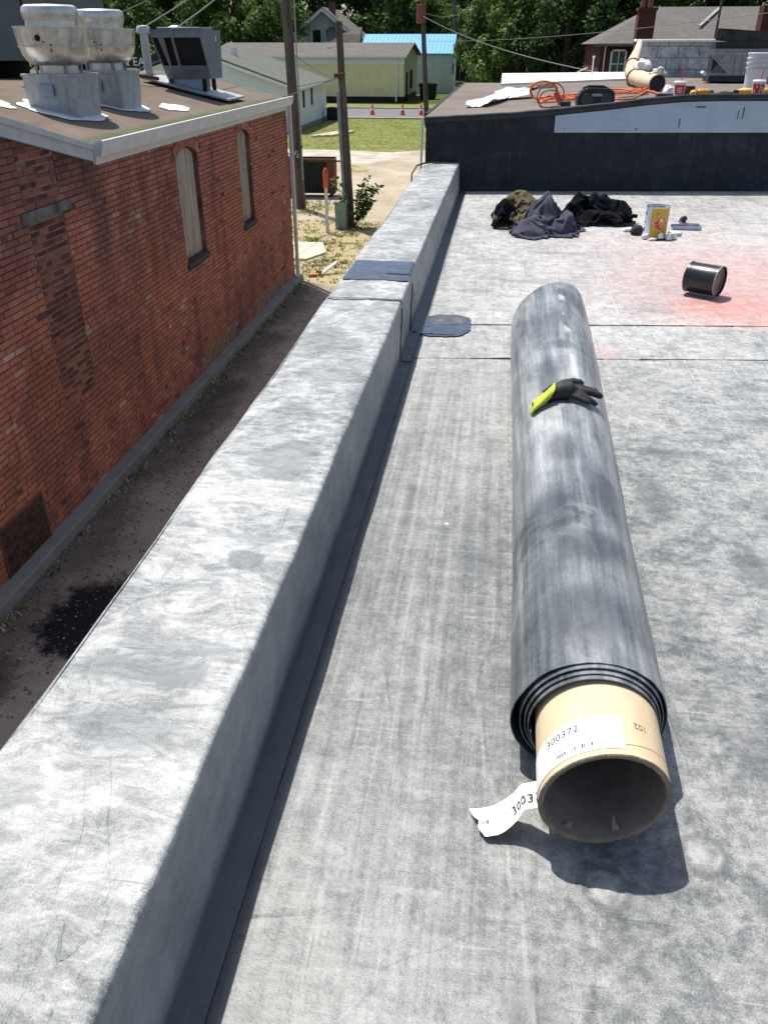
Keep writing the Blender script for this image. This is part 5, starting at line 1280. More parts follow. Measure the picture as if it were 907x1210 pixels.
def drymat():
    t = MT('dry_grass', .95, .1)
    n = t.noise(1.3, 6, .7); f = t.noise(22, 5, .75); g = t.noise(.9, 4, .6, v=t.mapv(loc=(4,2,0)))
    c = t.ramp(f, [(.3, (.22,.165,.085)), (.5, (.36,.29,.165)), (.7, (.50,.43,.28))])
    c = t.mix(t.sm(n, .52, .62), c, t.ramp(f, [(.3, (.06,.09,.025)), (.7, (.17,.19,.065))]))
    t.color(c); t.bump(f, .6, .02); return t.m
M_dry = drymat()
flat('dry_grass_verge', [(-9,17.5),(-.7,17.0),(-.7,24.6),(-2.6,25.2),(-5,24.9),(-9,25.6)], .002, M_dry)
def dustmat():
    t = MT('dusty_gravel', .95, .1)
    n = t.noise(.55, 6, .7); f = t.noise(14, 5, .75)
    v = t.math('ADD', t.math('MULTIPLY', n, .6), t.math('MULTIPLY', f, .4))
    c = t.ramp(v, [(.3, (.20,.155,.10)), (.45, (.33,.275,.195)), (.6, (.45,.395,.305)), (.75, (.53,.485,.40))])
    t.color(c); t.bump(f, .4, .02); return t.m
flat('gravel_yard', [(-60,24.8),(-9,25.3),(-5,24.8),(-2.8,25.1),(-.7,24.4),(3,24.4),(3,46),(-60,38.5)], .006, dustmat())
M_walk = simple('pale_concrete', (.42,.385,.325), .9, .2, var=.3, scale=1.2, bump=.2)
flat('concrete_walk', [(-60,38.6),(-9,38.6),(-5.9,38.3),(-5.0,40.2),(-4.2,43.2),(-9,43.6),(-60,43.6)], .010, M_walk)
flat('dry_grass_strip', [(-30,35.6),(-9,36.6),(-7.2,36.2),(-5.5,35.6),(-5.8,37.6),(-9,38.3),(-30,38.3)], .010, M_dry)
flat('dry_grass_strip', [(-9,25.4),(-5.8,25.8),(-4.8,26.6),(-6,28.2),(-9,28.4)], .010, M_dry)
def lawnmat():
    t = MT('lawn', .95, .1)
    n = t.noise(.7, 6, .7); f = t.noise(7, 6, .75)
    v = t.math('ADD', t.math('MULTIPLY', n, .5), t.math('MULTIPLY', f, .5))
    t.color(t.ramp(v, [(.3, (.105,.125,.03)), (.5, (.165,.18,.05)), (.64, (.27,.265,.10)), (.8, (.42,.37,.19))])); return t.m
M_lawn = lawnmat()
flat('lawn', [(-40,43.7),(-9,43.7),(-5.4,42.9),(-4.0,44.4),(-2.6,48.5),(-2.6,63.2),(-40,63.2)], .014, M_lawn)
MB_k = MB().box(-60, 40, 63.3, 63.65, GZ-.05, GZ+.10); tag(MB_k.build('kerb', M_walk), kind='structure')
def road():
    t = MT('street_asphalt', .85, .25); n = t.noise(.5, 6, .7); f = t.noise(30, 4, .7)
    t.color(t.ramp(t.math('ADD', t.math('MULTIPLY', n, .5), t.math('MULTIPLY', f, .5)), [(.3, (.105,.105,.11)), (.7, (.19,.19,.20))])); return t.m
flat('street', [(-200,63.66),(200,63.66),(200,74.0),(-200,74.0)], .006, road())
tag(MB().box(-200, 200, 74.0, 74.3, GZ-.05, GZ+.10).build('kerb', M_walk), kind='structure')
flat('lawn', [(-200,74.3),(-3,74.3),(-3,80),(-200,80)], .016, M_lawn)
flat('path', [(-3.8,105),(-2.9,105),(-2.6,128),(-6,150),(-30,152),(-30,149),(-8,147),(-4.2,127)], .016, M_walk)
flat('path', [(-9.8,131),(-4,131),(-4,134),(-9.8,134)], .012, M_walk)
# grass tufts and weeds nobody could count
random.seed(4)
M_blade = MT('grass_blades', .8, .2); tn_ = M_blade.tone(); M_blade.color(M_blade.ramp(tn_, [(0, (.10,.15,.04)), (.5, (.20,.25,.07)), (.75, (.42,.35,.19)), (1, (.5,.43,.26))])); M_blade = M_blade.m
m = MB()
def tuft(x, y, h, gr):
    m.tone = min(.98, max(.02, gr+random.uniform(-.15,.15)))
    for k in range(4):
        a = random.uniform(0, 6.28); l = random.uniform(.4, 1.)*h; w_ = .012+.01*random.random(); bx, by = x+random.uniform(-.06,.06), y+random.uniform(-.06,.06)
        m.add([(bx-w_*math.sin(a), by+w_*math.cos(a), GZ+.003), (bx+w_*math.sin(a), by-w_*math.cos(a), GZ+.003), (bx+math.cos(a)*l*.6, by+math.sin(a)*l*.6, GZ+l)], [(0,1,2)])
for k in range(5200):
    x = random.uniform(-7.5,-.9); y = random.uniform(17.8,25); gr = .75
    if nz(x*.9, y*.9, 2) > .22: gr = .40
    elif random.random() < .8: continue
    tuft(x, y, random.uniform(.03,.09), gr)
for k in range(5000):
    x = random.uniform(-13,-2.8); y = random.uniform(43.9,63); gr = .5+.3*max(0, nz(x*.5, y*.3, 5)); tuft(x, y, random.uniform(.03,.07), gr)
for k in range(500):
    x = random.uniform(-9,-5); y = random.uniform(25.6,28.3); 
    if nz(x*.9, y*.9, 7) > -.1: tuft(x, y, random.uniform(.05,.14), .4)
for k in range(150):
    tuft(XW+random.uniform(.17,.30), random.uniform(5.2,17.6), random.uniform(.03,.10), random.choice((.1,.3,.8)))
tag(m.build('grass', M_blade, fix=False), 'thin tufts of green and dry grass', 'grass', kind='stuff')
# loose gravel along the alley wall
random.seed(9); m = MB()
for k in range(5200):
    q = random.random()**1.7; y = random.uniform(4.2,17.4); x = XW+.17+q*1.5
    if x < -3.95 and False: continue
    s = random.uniform(.004,.016)*(1.5 if random.random() < .06 else 1); m.tone = random.uniform(.02,.98)
    P = [(x+s*random.uniform(.7,1.2)*a, y+s*random.uniform(.7,1.2)*b, GZ+.004+max(0, s*(.45+.55*c))) for a, b, c in ((1,0,0),(0,1,0),(-1,0,0),(0,-1,0),(0,0,1))]
    m.add(P, [(0,1,4),(1,2,4),(2,3,4),(3,0,4)])
M_peb = MT('pebbles', .9, .2); tn_ = M_peb.tone(); M_peb.color(M_peb.ramp(tn_, [(0, (.06,.05,.042)), (.6, (.17,.145,.12)), (.92, (.32,.29,.26)), (1, (.5,.47,.43))])); M_peb = M_peb.m
tag(m.build('gravel', M_peb, fix=False), 'loose gravel scattered along the foot of the brick wall', 'gravel', kind='stuff')

# ------------------------------------------------------------ yard objects
M_slabc = simple('sandy_concrete', (.60,.52,.38), .9, .2, var=.12, scale=3)
m = MB(); m.prism([(-6.2,19.8),(-4.62,19.8),(-4.28,20.6),(-4.60,21.75),(-6.2,21.6)], lambda p: (p[0], p[1], GZ+.001), lambda p: (p[0], p[1], GZ+.05)); tag(m.build('concrete_slab', M_slabc), 'pale square concrete slab lying in the dry grass', 'slab')
def woodpole():
    t = MT('weathered_pole', .9, .15)
    g1 = t.noise(1, 6, .7, v=t.mapv(scale=(16, 16, .8))); n = t.noise(1.2, 4, .6)
    c = t.ramp(g1, [(.3, (.045,.035,.03)), (.5, (.11,.088,.075)), (.7, (.20,.17,.145))]); t.color(t.mix(t.math('MULTIPLY', t.sm(n, .5, .7), .4), c, (.14,.085,.06))); t.bump(g1, .5, .02); return t.m
M_pole = woodpole()
def pole(base_, top, r0, r1, label, n=14):
    p = thing('utility_pole', base_, label, 'pole'); b = Vector(base_); t_ = Vector(top)
    pts = [b.lerp(t_, k/8)+Vector((.03*nz(k, 1, b.x), 0, 0))*(k/8) for k in range(9)]; pts[0].z -= .1
    MB().tube(pts, [r0+(r1-r0)*k/8 for k in range(9)], n).build('shaft', M_pole, p, smooth='auto'); return p
p1 = pole((-6.34,26.85,GZ), (-6.60,26.85,6.2), .165,.12, 'thick wooden utility pole standing in front of the dumpster')
MB().tube([(-6.2,26.70,GZ+.9),(-6.22,26.70,3.)], .022, 6).build('ground_wire_guard', M_galv, p1)
MB().box(-6.42,-6.30,26.66,26.69,GZ+1.55,GZ+1.75).build('tag', M_whtd, p1)
MB().tube([(-6.6,26.62,GZ+1.1),(-6.35,26.6,GZ+1.65),(-6.15,26.62,GZ+1.9)], .03, 6).build('strap', M_iron, p1)
p2 = pole((-4.26,24.2,GZ), (-4.48,24.2,1.93), .125,.085, 'shorter wooden pole with a green conduit beside the utility pedestal')
MB().tube([(-4.39,24.12,GZ),(-4.52,24.12,.3)], .05, 10).build('conduit', simple('grey_green_conduit', (.22,.27,.26), .6, .3), p2, smooth='auto')
MB().box(-4.60,-4.38,24.0,24.12,.62,.74).build('bracket', M_iron, p2)
MB().tube([(-4.44,24.05,.72),(-4.36,24.0,.76),(-4.30,23.98,.70)], .03, 6).build('insulator', M_iron, p2)
p3 = pole((-5.10,58.7,GZ), (-5.66,58.7,5.2), .17,.13, 'leaning grey pole with a red band across the street lawn')
MB().lathe([(.16,0),(.30,.02),(.30,1.0),(.16,1.02)], (-5.62,58.7,2.55), 14).build('red_sleeve', simple('dull_red', (.23,.07,.06), .6), p3, smooth='auto')
pole((-6.5,110,GZ), (-6.75,110,9.), .2,.16, 'tall distant pole behind the blue roofed shed'); pole((-5.35,122,GZ), (-5.85,122,10.), .2,.16, 'farthest distant pole beside the garden path')
pole((9.6,46,GZ), (9.6,46,8.), .06,.05, 'thin dark mast rising before the dark trees')
# pedestal
PD = thing('utility_pedestal', (-4.47,23.85,GZ), 'small grey green utility pedestal beside the shorter pole', 'pedestal')
M_ped = simple('pedestal_green', (.23,.30,.265), .6, .3, var=.12)
m = MB(); m.hexa([(-.15,-.12,0),(.15,-.12,0),(.15,.12,0),(-.15,.12,0),(-.165,-.13,.66),(.165,-.13,.66),(.165,.13,.66),(-.165,.13,.66)]); m.build('body', M_ped, PD, world=False)
MB().box(-.18,.18,-.145,.145,.66,.76, bev=.03).build('cap', M_ped, PD, world=False); MB().box(-.02,-.005,-.128,-.118,.02,.64).build('seam', simple('ped_seam', (.09,.12,.11)), PD, world=False)
# marker post
MK = thing('marker_post', (-4.755,23.2,GZ), 'white marker post with an orange top in the dry grass', 'marker post', None, .2)
MB().box(-.045,.045,-.02,.02,-.05,1.22, bev=.01).build('post', simple('white_fibre', (.68,.68,.68), .6), MK, world=False)
MB().tube([(0,0,1.20),(0,0,1.22),(0,0,1.62),(0,0,1.70)], [.06,.072,.072,.03], 14).build('orange_top', simple('safety_orange', (.66,.12,.03), .5), MK, smooth='auto', world=False)
# dumpster
DU = thing('dumpster', (-6.55,29.6,GZ), 'rusty brown steel dumpster with dark ribbed side behind the thick pole', 'dumpster', None, R(4))
M_rust = simple('rust_brown_steel', (.135,.05,.038), .75, .3, .1, var=.35, scale=4); M_dkside = simple('dark_green_side', (.016,.022,.022), .7, .3)
m = MB(); x0, x1, y0, y1 = -.85, .85, -.55, .15
m.hexa([(x0+.05,y0+.08,.14),(x1-.05,y0+.08,.14),(x1-.05,y1,.14),(x0+.05,y1,.14),(x0,y0,1.18),(x1,y0,1.18),(x1,y1,1.19),(x0,y1,1.19)]); m.build('body', M_dkside, DU, world=False)
for x in (x0, x1-.22):
    m = MB(); m.hexa([(x+.02,y0+.05,.12),(x+.22,y0+.05,.12),(x+.22,y0+.09,.12),(x+.02,y0+.09,.12),(x-.02,y0-.03,1.2),(x+.24,y0-.03,1.2),(x+.24,y0+.01,1.2),(x-.02,y0+.01,1.2)]); m.build('corner_plate', M_rust, DU, world=False)
MB().box(x0-.03,x1+.03,y0-.04,y0+.03,1.16,1.25).build('rim', M_rust, DU, world=False)
for x in (-.5,-.36,-.22,-.08,.06,.2,.34,.48): MB().hexa([(x-.02,y0+.04,.16),(x+.02,y0+.04,.16),(x+.02,y0+.09,.16),(x-.02,y0+.09,.16),(x-.02,y0-.03,1.16),(x+.02,y0-.03,1.16),(x+.02,y0+.02,1.16),(x-.02,y0+.02,1.16)]).build('rib', M_dkside, DU, world=False)
for x in (x0-.01, x1-.03): MB().hexa([(x,y0,.14),(x+.04,y0,.14),(x+.04,y1,.14),(x,y1,.14),(x,y0,1.2),(x+.04,y0,1.2),(x+.04,y1,1.2),(x,y1,1.2)]).build('side_plate', M_rust, DU, world=False)
MB().hexa([(x0,y1-.06,1.19),(x1,y1-.06,1.19),(x1,y1,1.19),(x0,y1,1.19),(x0,y1-.06,1.25),(x1,y1-.06,1.25),(x1,y1,1.25),(x0,y1,1.25)]).build('back_rim', M_rust, DU, world=False)
MB().box(x1+.01,x1+.22,y0+.3,y0+.36,1.12,1.17).build('fork_sleeve', M_rust, DU, world=False)
for x in (-.7, .7):
    for y in (-.35, .05): MB().lathe([(.07,-.025),(.07,.025)], (0,0,0), 14, Matrix.Translation((x,y,.07)) @ Matrix.Rotation(math.pi/2,4,'Y')).build('caster', M_dk, DU, world=False)
# leafy sucker growing by the pole
def leafmat(name, stops):
    t = MT(name, .6, .3); tn = t.tone(); t.color(t.ramp(tn, stops))
    t.b.inputs['Subsurface Weight'].default_value = 0
    return t.m
M_leafy = leafmat('bright_leaf', [(0, (.035,.085,.015)), (.5, (.07,.14,.025)), (1, (.13,.21,.045))])
PLT = thing('sapling', (-4.12,24.0,GZ), 'leafy green sapling growing at the foot of the shorter pole', 'plant')
random.seed(14); mS = MB(); mL = MB()
for k in range(9):
    a = random.uniform(-3.1, .2) if k % 2 else random.uniform(-.6, .6); L_ = random.uniform(.6, 1.5); h = random.uniform(.6, 1.6); P = []
    for i in range(6):
        q = i/5; P.append((-4.12+math.cos(a)*L_*.62*q, 23.98+math.sin(a)*L_*.35*q, GZ+h*q*(1.25-.35*q)))
    mS.tube(P, [.014-.002*i for i in range(6)], 5)
    for i in range(46):
        q = random.uniform(.3, 1); j = min(4, int(q*5)); p = Vector(P[j]).lerp(Vector(P[j+1]), q*5-j); d = Vector((random.uniform(-1,1), random.uniform(-1,1), random.uniform(-.5,.5))).normalized(); s = random.uniform(.10,.20)
        n_ = d.cross(Vector((random.random(), random.random(), 1))).normalized(); mL.tone = random.uniform(.02,.98); p = p+d*.04
        mL.add([p, p+d*s*.5+n_*s*.38, p+d*s, p+d*s*.5-n_*s*.38], [(0,1,2,3)])
mS.build('stem', M_iron, PLT); mL.build('foliage', M_leafy, PLT, fix=False)
# bits at the foot of the downspout
for k, (x, y, rot, lb) in enumerate(((-4.12,18.25,.4,'loose red brick lying at the foot of the white downspout'), (-4.0,18.45,1.2,'red brick leaning on another below the downspout'))):
    m = MB(); m.box(-.10,.10,-.05,.05,.0,.066, bev=.006); o = m.build('loose_brick', M_brick); o.location = (x, y, GZ+.004+.03*k); o.rotation_euler = (0, .3*k, rot); tag(o, lb, 'brick')
m = MB(); m.box(-.30,.30,-.05,.05,0,.03); o = m.build('white_board', M_wht); o.location = (-3.85,18.55,GZ+.09); o.rotation_euler = (0,-.45,.75); tag(o, 'short white board propped on the loose bricks', 'board')
# timbers on the lawn
for k in range(3):
    m = MB(); m.box(-1.5,1.5,-.12,.12,.0,.10); o = m.build('timber', simple('pale_timber', (.55,.47,.34), .8)); o.location = (-10.35+.42*k, 51.0+.25*k, GZ+.02); o.rotation_euler.z = R(72); tag(o, 'pale sawn timber lying in a row on the lawn', 'timber', 'timbers on the lawn')
# traffic cones
M_cone = simple('cone_orange', (.72,.10,.025), .5, .3)
def cone(x, y, label):
    c = thing('traffic_cone', (x, y, GZ+.006), label, 'traffic cone', 'cones along the street')
    MB().lathe([(.17,.04),(.045,.74),(.03,.76)], (0,0,0), 18).build('cone', M_cone, c, smooth='auto', world=False); MB().box(-.2,.2,-.2,.2,0,.04, bev=.01).build('base', M_cone, c, world=False)
    MB().lathe([(.125,.32),(.100,.46)], (0,0,0), 18, None, False).build('band', M_white, c, smooth=True, world=False)
for x in (-10.0, -7.7, -6.3): cone(x, 67.2, 'orange traffic cone with a white band standing on the street')
# trash bin
TBN = thing('trash_bin', (-7.6,88.,GZ), 'dark brown round trash bin against the pale green shed', 'trash bin')
MB().lathe([(.62,0),(.70,.05),(.86,1.25),(.92,1.26),(.92,1.36),(.84,1.37),(.80,.2)], (0,0,0), 24).build('body', simple('dark_bin', (.03,.025,.024), .6), TBN, smooth='auto', world=False)
MB().box(-.98,-.88,-.1,.1,1.1,1.25).build('handle', M_dk, TBN, world=False)
AC = thing('condenser_unit', (-11.85,61.2,GZ), 'dark condenser unit beside the white sided house', 'air conditioner')
MB().box(-.4,.4,-.4,.4,.05,.85, bev=.03).build('cabinet', M_dk, AC, world=False); MB().lathe([(.33,.85),(.33,.88),(.05,.89)], (0,0,0), 18).build('fan_grille', M_iron, AC, world=False); MB().box(-.5,.5,-.5,.5,0,.05).build('pad', M_walk, AC, world=False)

# ------------------------------------------------------------ buildings beyond the yard
def shingle(name, c):
    t = MT(name, .95, .15)
    n = t.noise(.8, 5, .65); f = t.noise(6, 4, .8); g = t.noise(1, 3, .6, v=t.mapv(scale=(2.2, 2.2, 11)))
    v = t.math('ADD', t.math('MULTIPLY', n, .35), t.math('ADD', t.math('MULTIPLY', f, .4), t.math('MULTIPLY', g, .25)))
    t.color(t.ramp(v, [(.3, tuple(q*.6 for q in c)), (.5, c), (.7, tuple(q*1.4 for q in c))])); t.bump(f, .4, .05); return t.m
def siding(name, c, pitch=.2):
    t = MT(name, .6, .3); x, y, z = t.xyz()
    s = t.math('FRACT', t.math('DIVIDE', z, pitch)); n = t.noise(1.2, 4, .6)
    t.color(t.ramp(n, [(.3, tuple(q*.86 for q in c)), (.7, c)])); t.bump(s, .5, .03); return t.m
M_shg = shingle('grey_shingle', (.135,.125,.115)); M_shg2 = shingle('green_grey_shingle', (.13,.135,.12)); M_trimw = simple('trim_white', (.74,.75,.76), .6, var=.05, scale=1)
# white sided house
WH = thing('sided_house', (-18.,57.,GZ), 'low house with pale blue white siding and grey shingle gable roof', 'house')
M_sid = siding('pale_siding', (.76,.80,.88))
xe, xr, y0, y1, ze, zr = -12.55, -18.4, 52.3, 62.4, -.72, 1.18
m = MB(); m.prism([(xe,GZ+.001),(xe,ze),(xr,zr-.12),(2*xr-xe,ze),(2*xr-xe,GZ+.001)], lambda p: (p[0], y0, p[1]), lambda p: (p[0], y1, p[1])); m.build('wall', M_sid, WH)
def roofslab(xa, za, xb, zb, ya, yb, th, mat, parent, name='roof'):
    m = MB(); m.hexa([(xa,ya,za),(xb,ya,zb),(xb,yb,zb),(xa,yb,za),(xa,ya,za+th),(xb,ya,zb+th),(xb,yb,zb+th),(xa,yb,za+th)]); return m.build(name, mat, parent)
dx_ = .35; sl_ = (zr-ze)/(xe-xr)
roofslab(xe+dx_, ze-dx_*sl_+.02, xr, zr, y0-.35, y1+.35, .10, M_shg2, WH); roofslab(2*xr-xe-dx_, ze-dx_*sl_+.02, xr-.001, zr, y0-.35, y1+.35, .10, M_shg2, WH)
roofslab(xe+dx_+.01, ze-dx_*sl_-.14, xr, zr-.16, y0-.40, y0-.36, .16, M_trimw, WH, 'rake_board'); roofslab(xe+dx_+.01, ze-dx_*sl_-.10, xe+dx_+.06, ze-dx_*sl_-.10, y0-.4, y1+.35, .16, M_trimw, WH, 'gutter')
for yy in (55.2, 57.6): MB().box(xe, xe+.03, yy-.22, yy+.22, GZ+1.2, GZ+2.2).build('window', M_dk, WH)
MB().box(xe-.02, xe+.05, y0-.02, y0+.16, GZ, ze).build('corner_board', M_trimw, WH)
MB().box(xe-.0, xe+.04, y0, y1, GZ, GZ+.25).build('foundation', M_conc, WH)
MB().box(-17.2,-16.9,56,56.3, .75, 1.25).build('roof_vent', M_white, WH)
# yellow building
YB = thing('yellow_building', (-18.,86.,GZ), 'long pale yellow building with grey shingle roof and white gutter', 'building')
M_yelw = simple('pale_yellow_wall', (.72,.65,.38), .8, .2, var=.1, scale=1.5)
ya, yb, yr = 82., 94., 88.; xa, xb = -27., -9.3; ze, zr = .50, 1.47
m = MB(); m.prism([(ya,-2.70),(ya,ze),(yr,zr-.1),(yb,ze),(yb,-2.70)], lambda p: (xa, p[0], p[1]), lambda p: (xb, p[0], p[1])); m.build('wall', M_yelw, YB)
MB().box(xa+.05, xb-.05, ya+.05, yb-.05, GZ, -2.70).build('foundation', simple('black_foundation', (.02,.02,.022), .8), YB)
def roofy(ya_, za, yb_, zb, x0_, x1_, th, mat, parent, name='roof'):
    m = MB(); m.hexa([(x0_,ya_,za),(x1_,ya_,za),(x1_,yb_,zb),(x0_,yb_,zb),(x0_,ya_,za+th),(x1_,ya_,za+th),(x1_,yb_,zb+th),(x0_,yb_,zb+th)]); return m.build(name, mat, parent)
roofy(ya-.5, ze-.02, yr, zr, xa-.4, xb+.35, .12, M_shg, YB); roofy(yr+.001, zr, yb+.5, ze-.02, xa-.4, xb+.35, .12, M_shg, YB)
MB().box(xa-.3, xb+.3, ya-.62, ya-.505, ze-.08, ze+.10).build('gutter', M_trimw, YB); MB().box(xa, xb+.02, ya-.05, ya-.001, ze-.62, ze-.06).build('frieze', M_trimw, YB)
MB().box(xb-.75, xb-.62, ya-.16, ya-.04, GZ+.1, ze-.06).build('downspout', M_trimw, YB)
for x in (-16.6,): MB().box(x-.2, x+.2, 84.6, 85, .9, 1.25).build('roof_vent', M_white, YB)
MB().box(xb, xb+.04, 83.5, 84.9, GZ+.3, GZ+2.4).build('door', M_dk, YB); MB().box(xb, xb+.05, 87., 89., GZ+1., GZ+2.5).build('window', M_dk, YB)
# sign board with lettering on the yellow building side, behind the vent pipe
SG = thing('shop_sign', (-33.2,80.,GZ), 'dark shop sign with white capital letters beyond the fans', 'sign')
MB().box(-36.2,-30.2,79.9,80.05,-.42,.62).build('board', simple('sign_black', (.02,.022,.03), .6), SG)
vt, vf = text2d('& EA', .95, 1.05); m = MB(); m.add([(-34.75+p[0], 79.89, -.24+p[1]) for p in vt], vf); m.build('lettering', M_white, SG, fix=False)
for x in (-36,-30.4): MB().box(x-.08,x+.08,79.98,80.1,GZ,.5).build('post', M_iron, SG)
MB().box(-40,-29.,80.2,80.5,GZ,-.45).build('panel', M_yelw, SG)
# pale green shed with blue roof
BS = thing('green_shed', (-8.6,103.,GZ), 'pale green shed with a bright blue metal roof', 'shed')
M_mint = simple('mint_wall', (.60,.66,.64), .7, .2, var=.08, scale=1.)
ya, yb, yr = 99.5, 108.5, 104.; xa, xb = -16., -6.15; ze, zr = .62, 2.36
m = MB(); m.prism([(ya,GZ),(ya,ze),(yr,zr-.08),(yb,ze),(yb,GZ)], lambda p: (xa, p[0], p[1]), lambda p: (xb, p[0], p[1])); m.build('wall', M_mint, BS)
M_blue = simple('blue_roof_metal', (.11,.36,.72), .45, .4, var=.08, scale=2)
roofy(ya-.3, ze-.1, yr, zr, xa-.2, xb+.2, .08, M_blue, BS); roofy(yr+.001, zr, yb+.3, ze-.1, xa-.2, xb+.2, .08, M_blue, BS)
for k in range(24):
    x = xa-.1+k*.43; MB().hexa([(x-.025,ya-.3,ze-.02),(x+.025,ya-.3,ze-.02),(x+.025,yr,zr+.08),(x-.025,yr,zr+.08),(x-.025,ya-.3,ze+.02),(x+.025,ya-.3,ze+.02),(x+.025,yr,zr+.12),(x-.025,yr,zr+.12)]).build('roof_rib', M_blue, BS)
MB().box(xb, xb+.05, 101.5, 103., GZ+1.8, GZ+2.8).build('window', M_dk, BS)
# gabled house behind
H2 = thing('gabled_house', (-21.5,110.,GZ), 'cream two storey house with steep grey gable roof and brick chimney', 'house')
M_crm = siding('cream_siding', (.50,.50,.46), .25)
xa, xb, xm = -25.6, -18.0, -21.8; ze, zr = 2.3, 5.05
m = MB(); m.prism([(xa,GZ),(xa,ze),(xm,zr-.15),(xb,ze),(xb,GZ)], lambda p: (p[0], 108., p[1]), lambda p: (p[0], 117., p[1])); m.build('wall', M_crm, H2)
s_ = (zr-ze)/(xb-xm)
roofslab(xb+.6, ze-.6*s_, xm, zr, 107.4, 117.5, .16, M_shg, H2); roofslab(xa-.6, ze-.6*s_, xm-.001, zr, 107.4, 117.5, .16, M_shg, H2)
for sgn, xx in ((1, xb+.6), (-1, xa-.6)): roofslab(xx, ze-.6*s_-.3, xm, zr-.3, 107.28, 107.38, .32, M_trimw, H2, 'rake_board')
for x in (-22.6, -21.0): 
    wv = MB().box(x-.5, x+.5, 107.92, 107.995, 1.3, 2.9).build('window', M_dk, H2); MB().box(x-.6,x-.5,107.9,107.99,1.2,3.0).build('frame', M_trimw, wv); MB().box(x+.5,x+.6,107.9,107.99,1.2,3.0).build('frame', M_trimw, wv)
MB().box(-21.5,-20.8,110.,110.8,3.5,5.75).build('chimney', simple('chimney_brick', (.17,.06,.045), .9), H2)
MB().hexa([(-21.2,105.5,.9),(-17.2,105.5,.9),(-17.2,108,.9),(-21.2,108,.9),(-21.2,106.9,2.5),(-17.2,106.9,2.5),(-17.2,108,3.2),(-21.2,108,3.2)]).build('porch_roof', M_shg, H2)
# brick house with hip roof on the right
BH_ = thing('brick_house', (12.,65.,GZ), 'dark red brick house with grey hipped roof and chimneys', 'house')
def dkb():
    t = MT('dark_red_brickwork', .9, .2); n = t.noise(1.5, 5, .7); f = t.noise(12, 4, .7)
    t.color(t.ramp(t.math('ADD', t.math('MULTIPLY', n, .5), t.math('MULTIPLY', f, .5)), [(.3, (.06,.022,.02)), (.7, (.13,.045,.036))])); return t.m
M_dkb = dkb()
MB().box(5.7, 22., 60.2, 72., GZ, 1.45).build('wall', M_dkb, BH_)
m = MB(); A = [(5.3,59.8,1.45),(22.5,59.8,1.45),(22.5,72.4,1.45),(5.3,72.4,1.45),(9.3,66,3.62),(18.,66,3.62)]
m.add(A, [(0,1,5,4),(1,2,5),(2,3,4,5),(3,0,4),(3,2,1,0)]); m.build('roof', M_shg, BH_)
MB().box(5.25,22.5,59.72,59.8,1.33,1.47).build('gutter', simple('dark_trim', (.14,.14,.14), .7), BH_)
wv = MB().box(6.45,7.25,60.1,60.19,-.35,1.05).build('window', simple('window_glass', (.06,.075,.09), .1, .6), BH_)
for bx in ((6.35,6.46,-.4,1.15),(7.24,7.35,-.4,1.15),(6.35,7.35,1.05,1.15),(6.45,7.25,.32,.38),(6.83,6.88,-.35,1.05)): MB().box(bx[0],bx[1],60.04,60.1,bx[2],bx[3]).build('frame', M_trimw, wv)
MB().box(5.95,6.02,60.1,60.19,GZ,1.4).build('downspout', M_trimw, BH_)
ch = MB().box(7.62,8.62,58.9,60.1,GZ,3.35).build('chimney', M_dkb, BH_); MB().box(7.55,8.69,58.83,60.17,3.20,3.36).build('chimney_cap', M_dkb, ch)
for x in (7.85, 8.3): MB().lathe([(.16,3.36),(.14,3.75)], (x,59.5,0), 12).build('chimney_pot', simple('clay_pot', (.25,.11,.08), .9), ch)
ch2 = MB().box(14.45,15.6,57.5,58.6,GZ,3.4).build('chimney', M_dkb, BH_)
MB().hexa([(11.8,62.2,2.42),(12.0,62.2,2.42),(13.7,65.4,3.50),(13.5,65.4,3.50),(11.8,62.2,2.48),(12.0,62.2,2.48),(13.7,65.4,3.56),(13.5,65.4,3.56)]).build('ridge_flashing', simple('pale_flashing', (.3,.3,.29), .6), BH_)
MST = thing('roof_mast', (8.2,30.,GZ), 'dark service mast with a small lamp rising before the brick house', 'mast')
MB().tube([(8.28,30.,GZ),(8.22,30.,2.6)], .045, 8).build('mast', M_dk, MST); MB().tube([(8.22,30.,2.58),(8.05,30.,2.66),(7.95,30.,2.66)], .03, 8).build('lamp_arm', M_white, MST)
# distant brown fence
FN = thing('timber_fence', (-5,140,GZ), 'distant brown timber fence behind the garden path', 'fence')
for k in range(14): MB().box(-10+.9*k, -10+.9*k+.86, 139.9, 140, GZ, GZ+1.9+.05*(k % 3)).build('board', simple('fence_brown', (.09,.05,.035), .9) if k == 0 else bpy.data.materials['fence_brown'], FN)
H3 = thing('grey_house', (0,170,GZ), 'distant pale grey house half hidden behind the trees', 'house')
MB().box(-6.5,2,168,176,GZ,1.6).build('wall', siding('grey_siding', (.42,.43,.44), .3), H3); roofy(167.5,1.5,172,3.6,-7,2.5,.15,M_shg,H3); roofy(172.001,3.6,176.5,1.5,-7,2.5,.15,M_shg,H3)

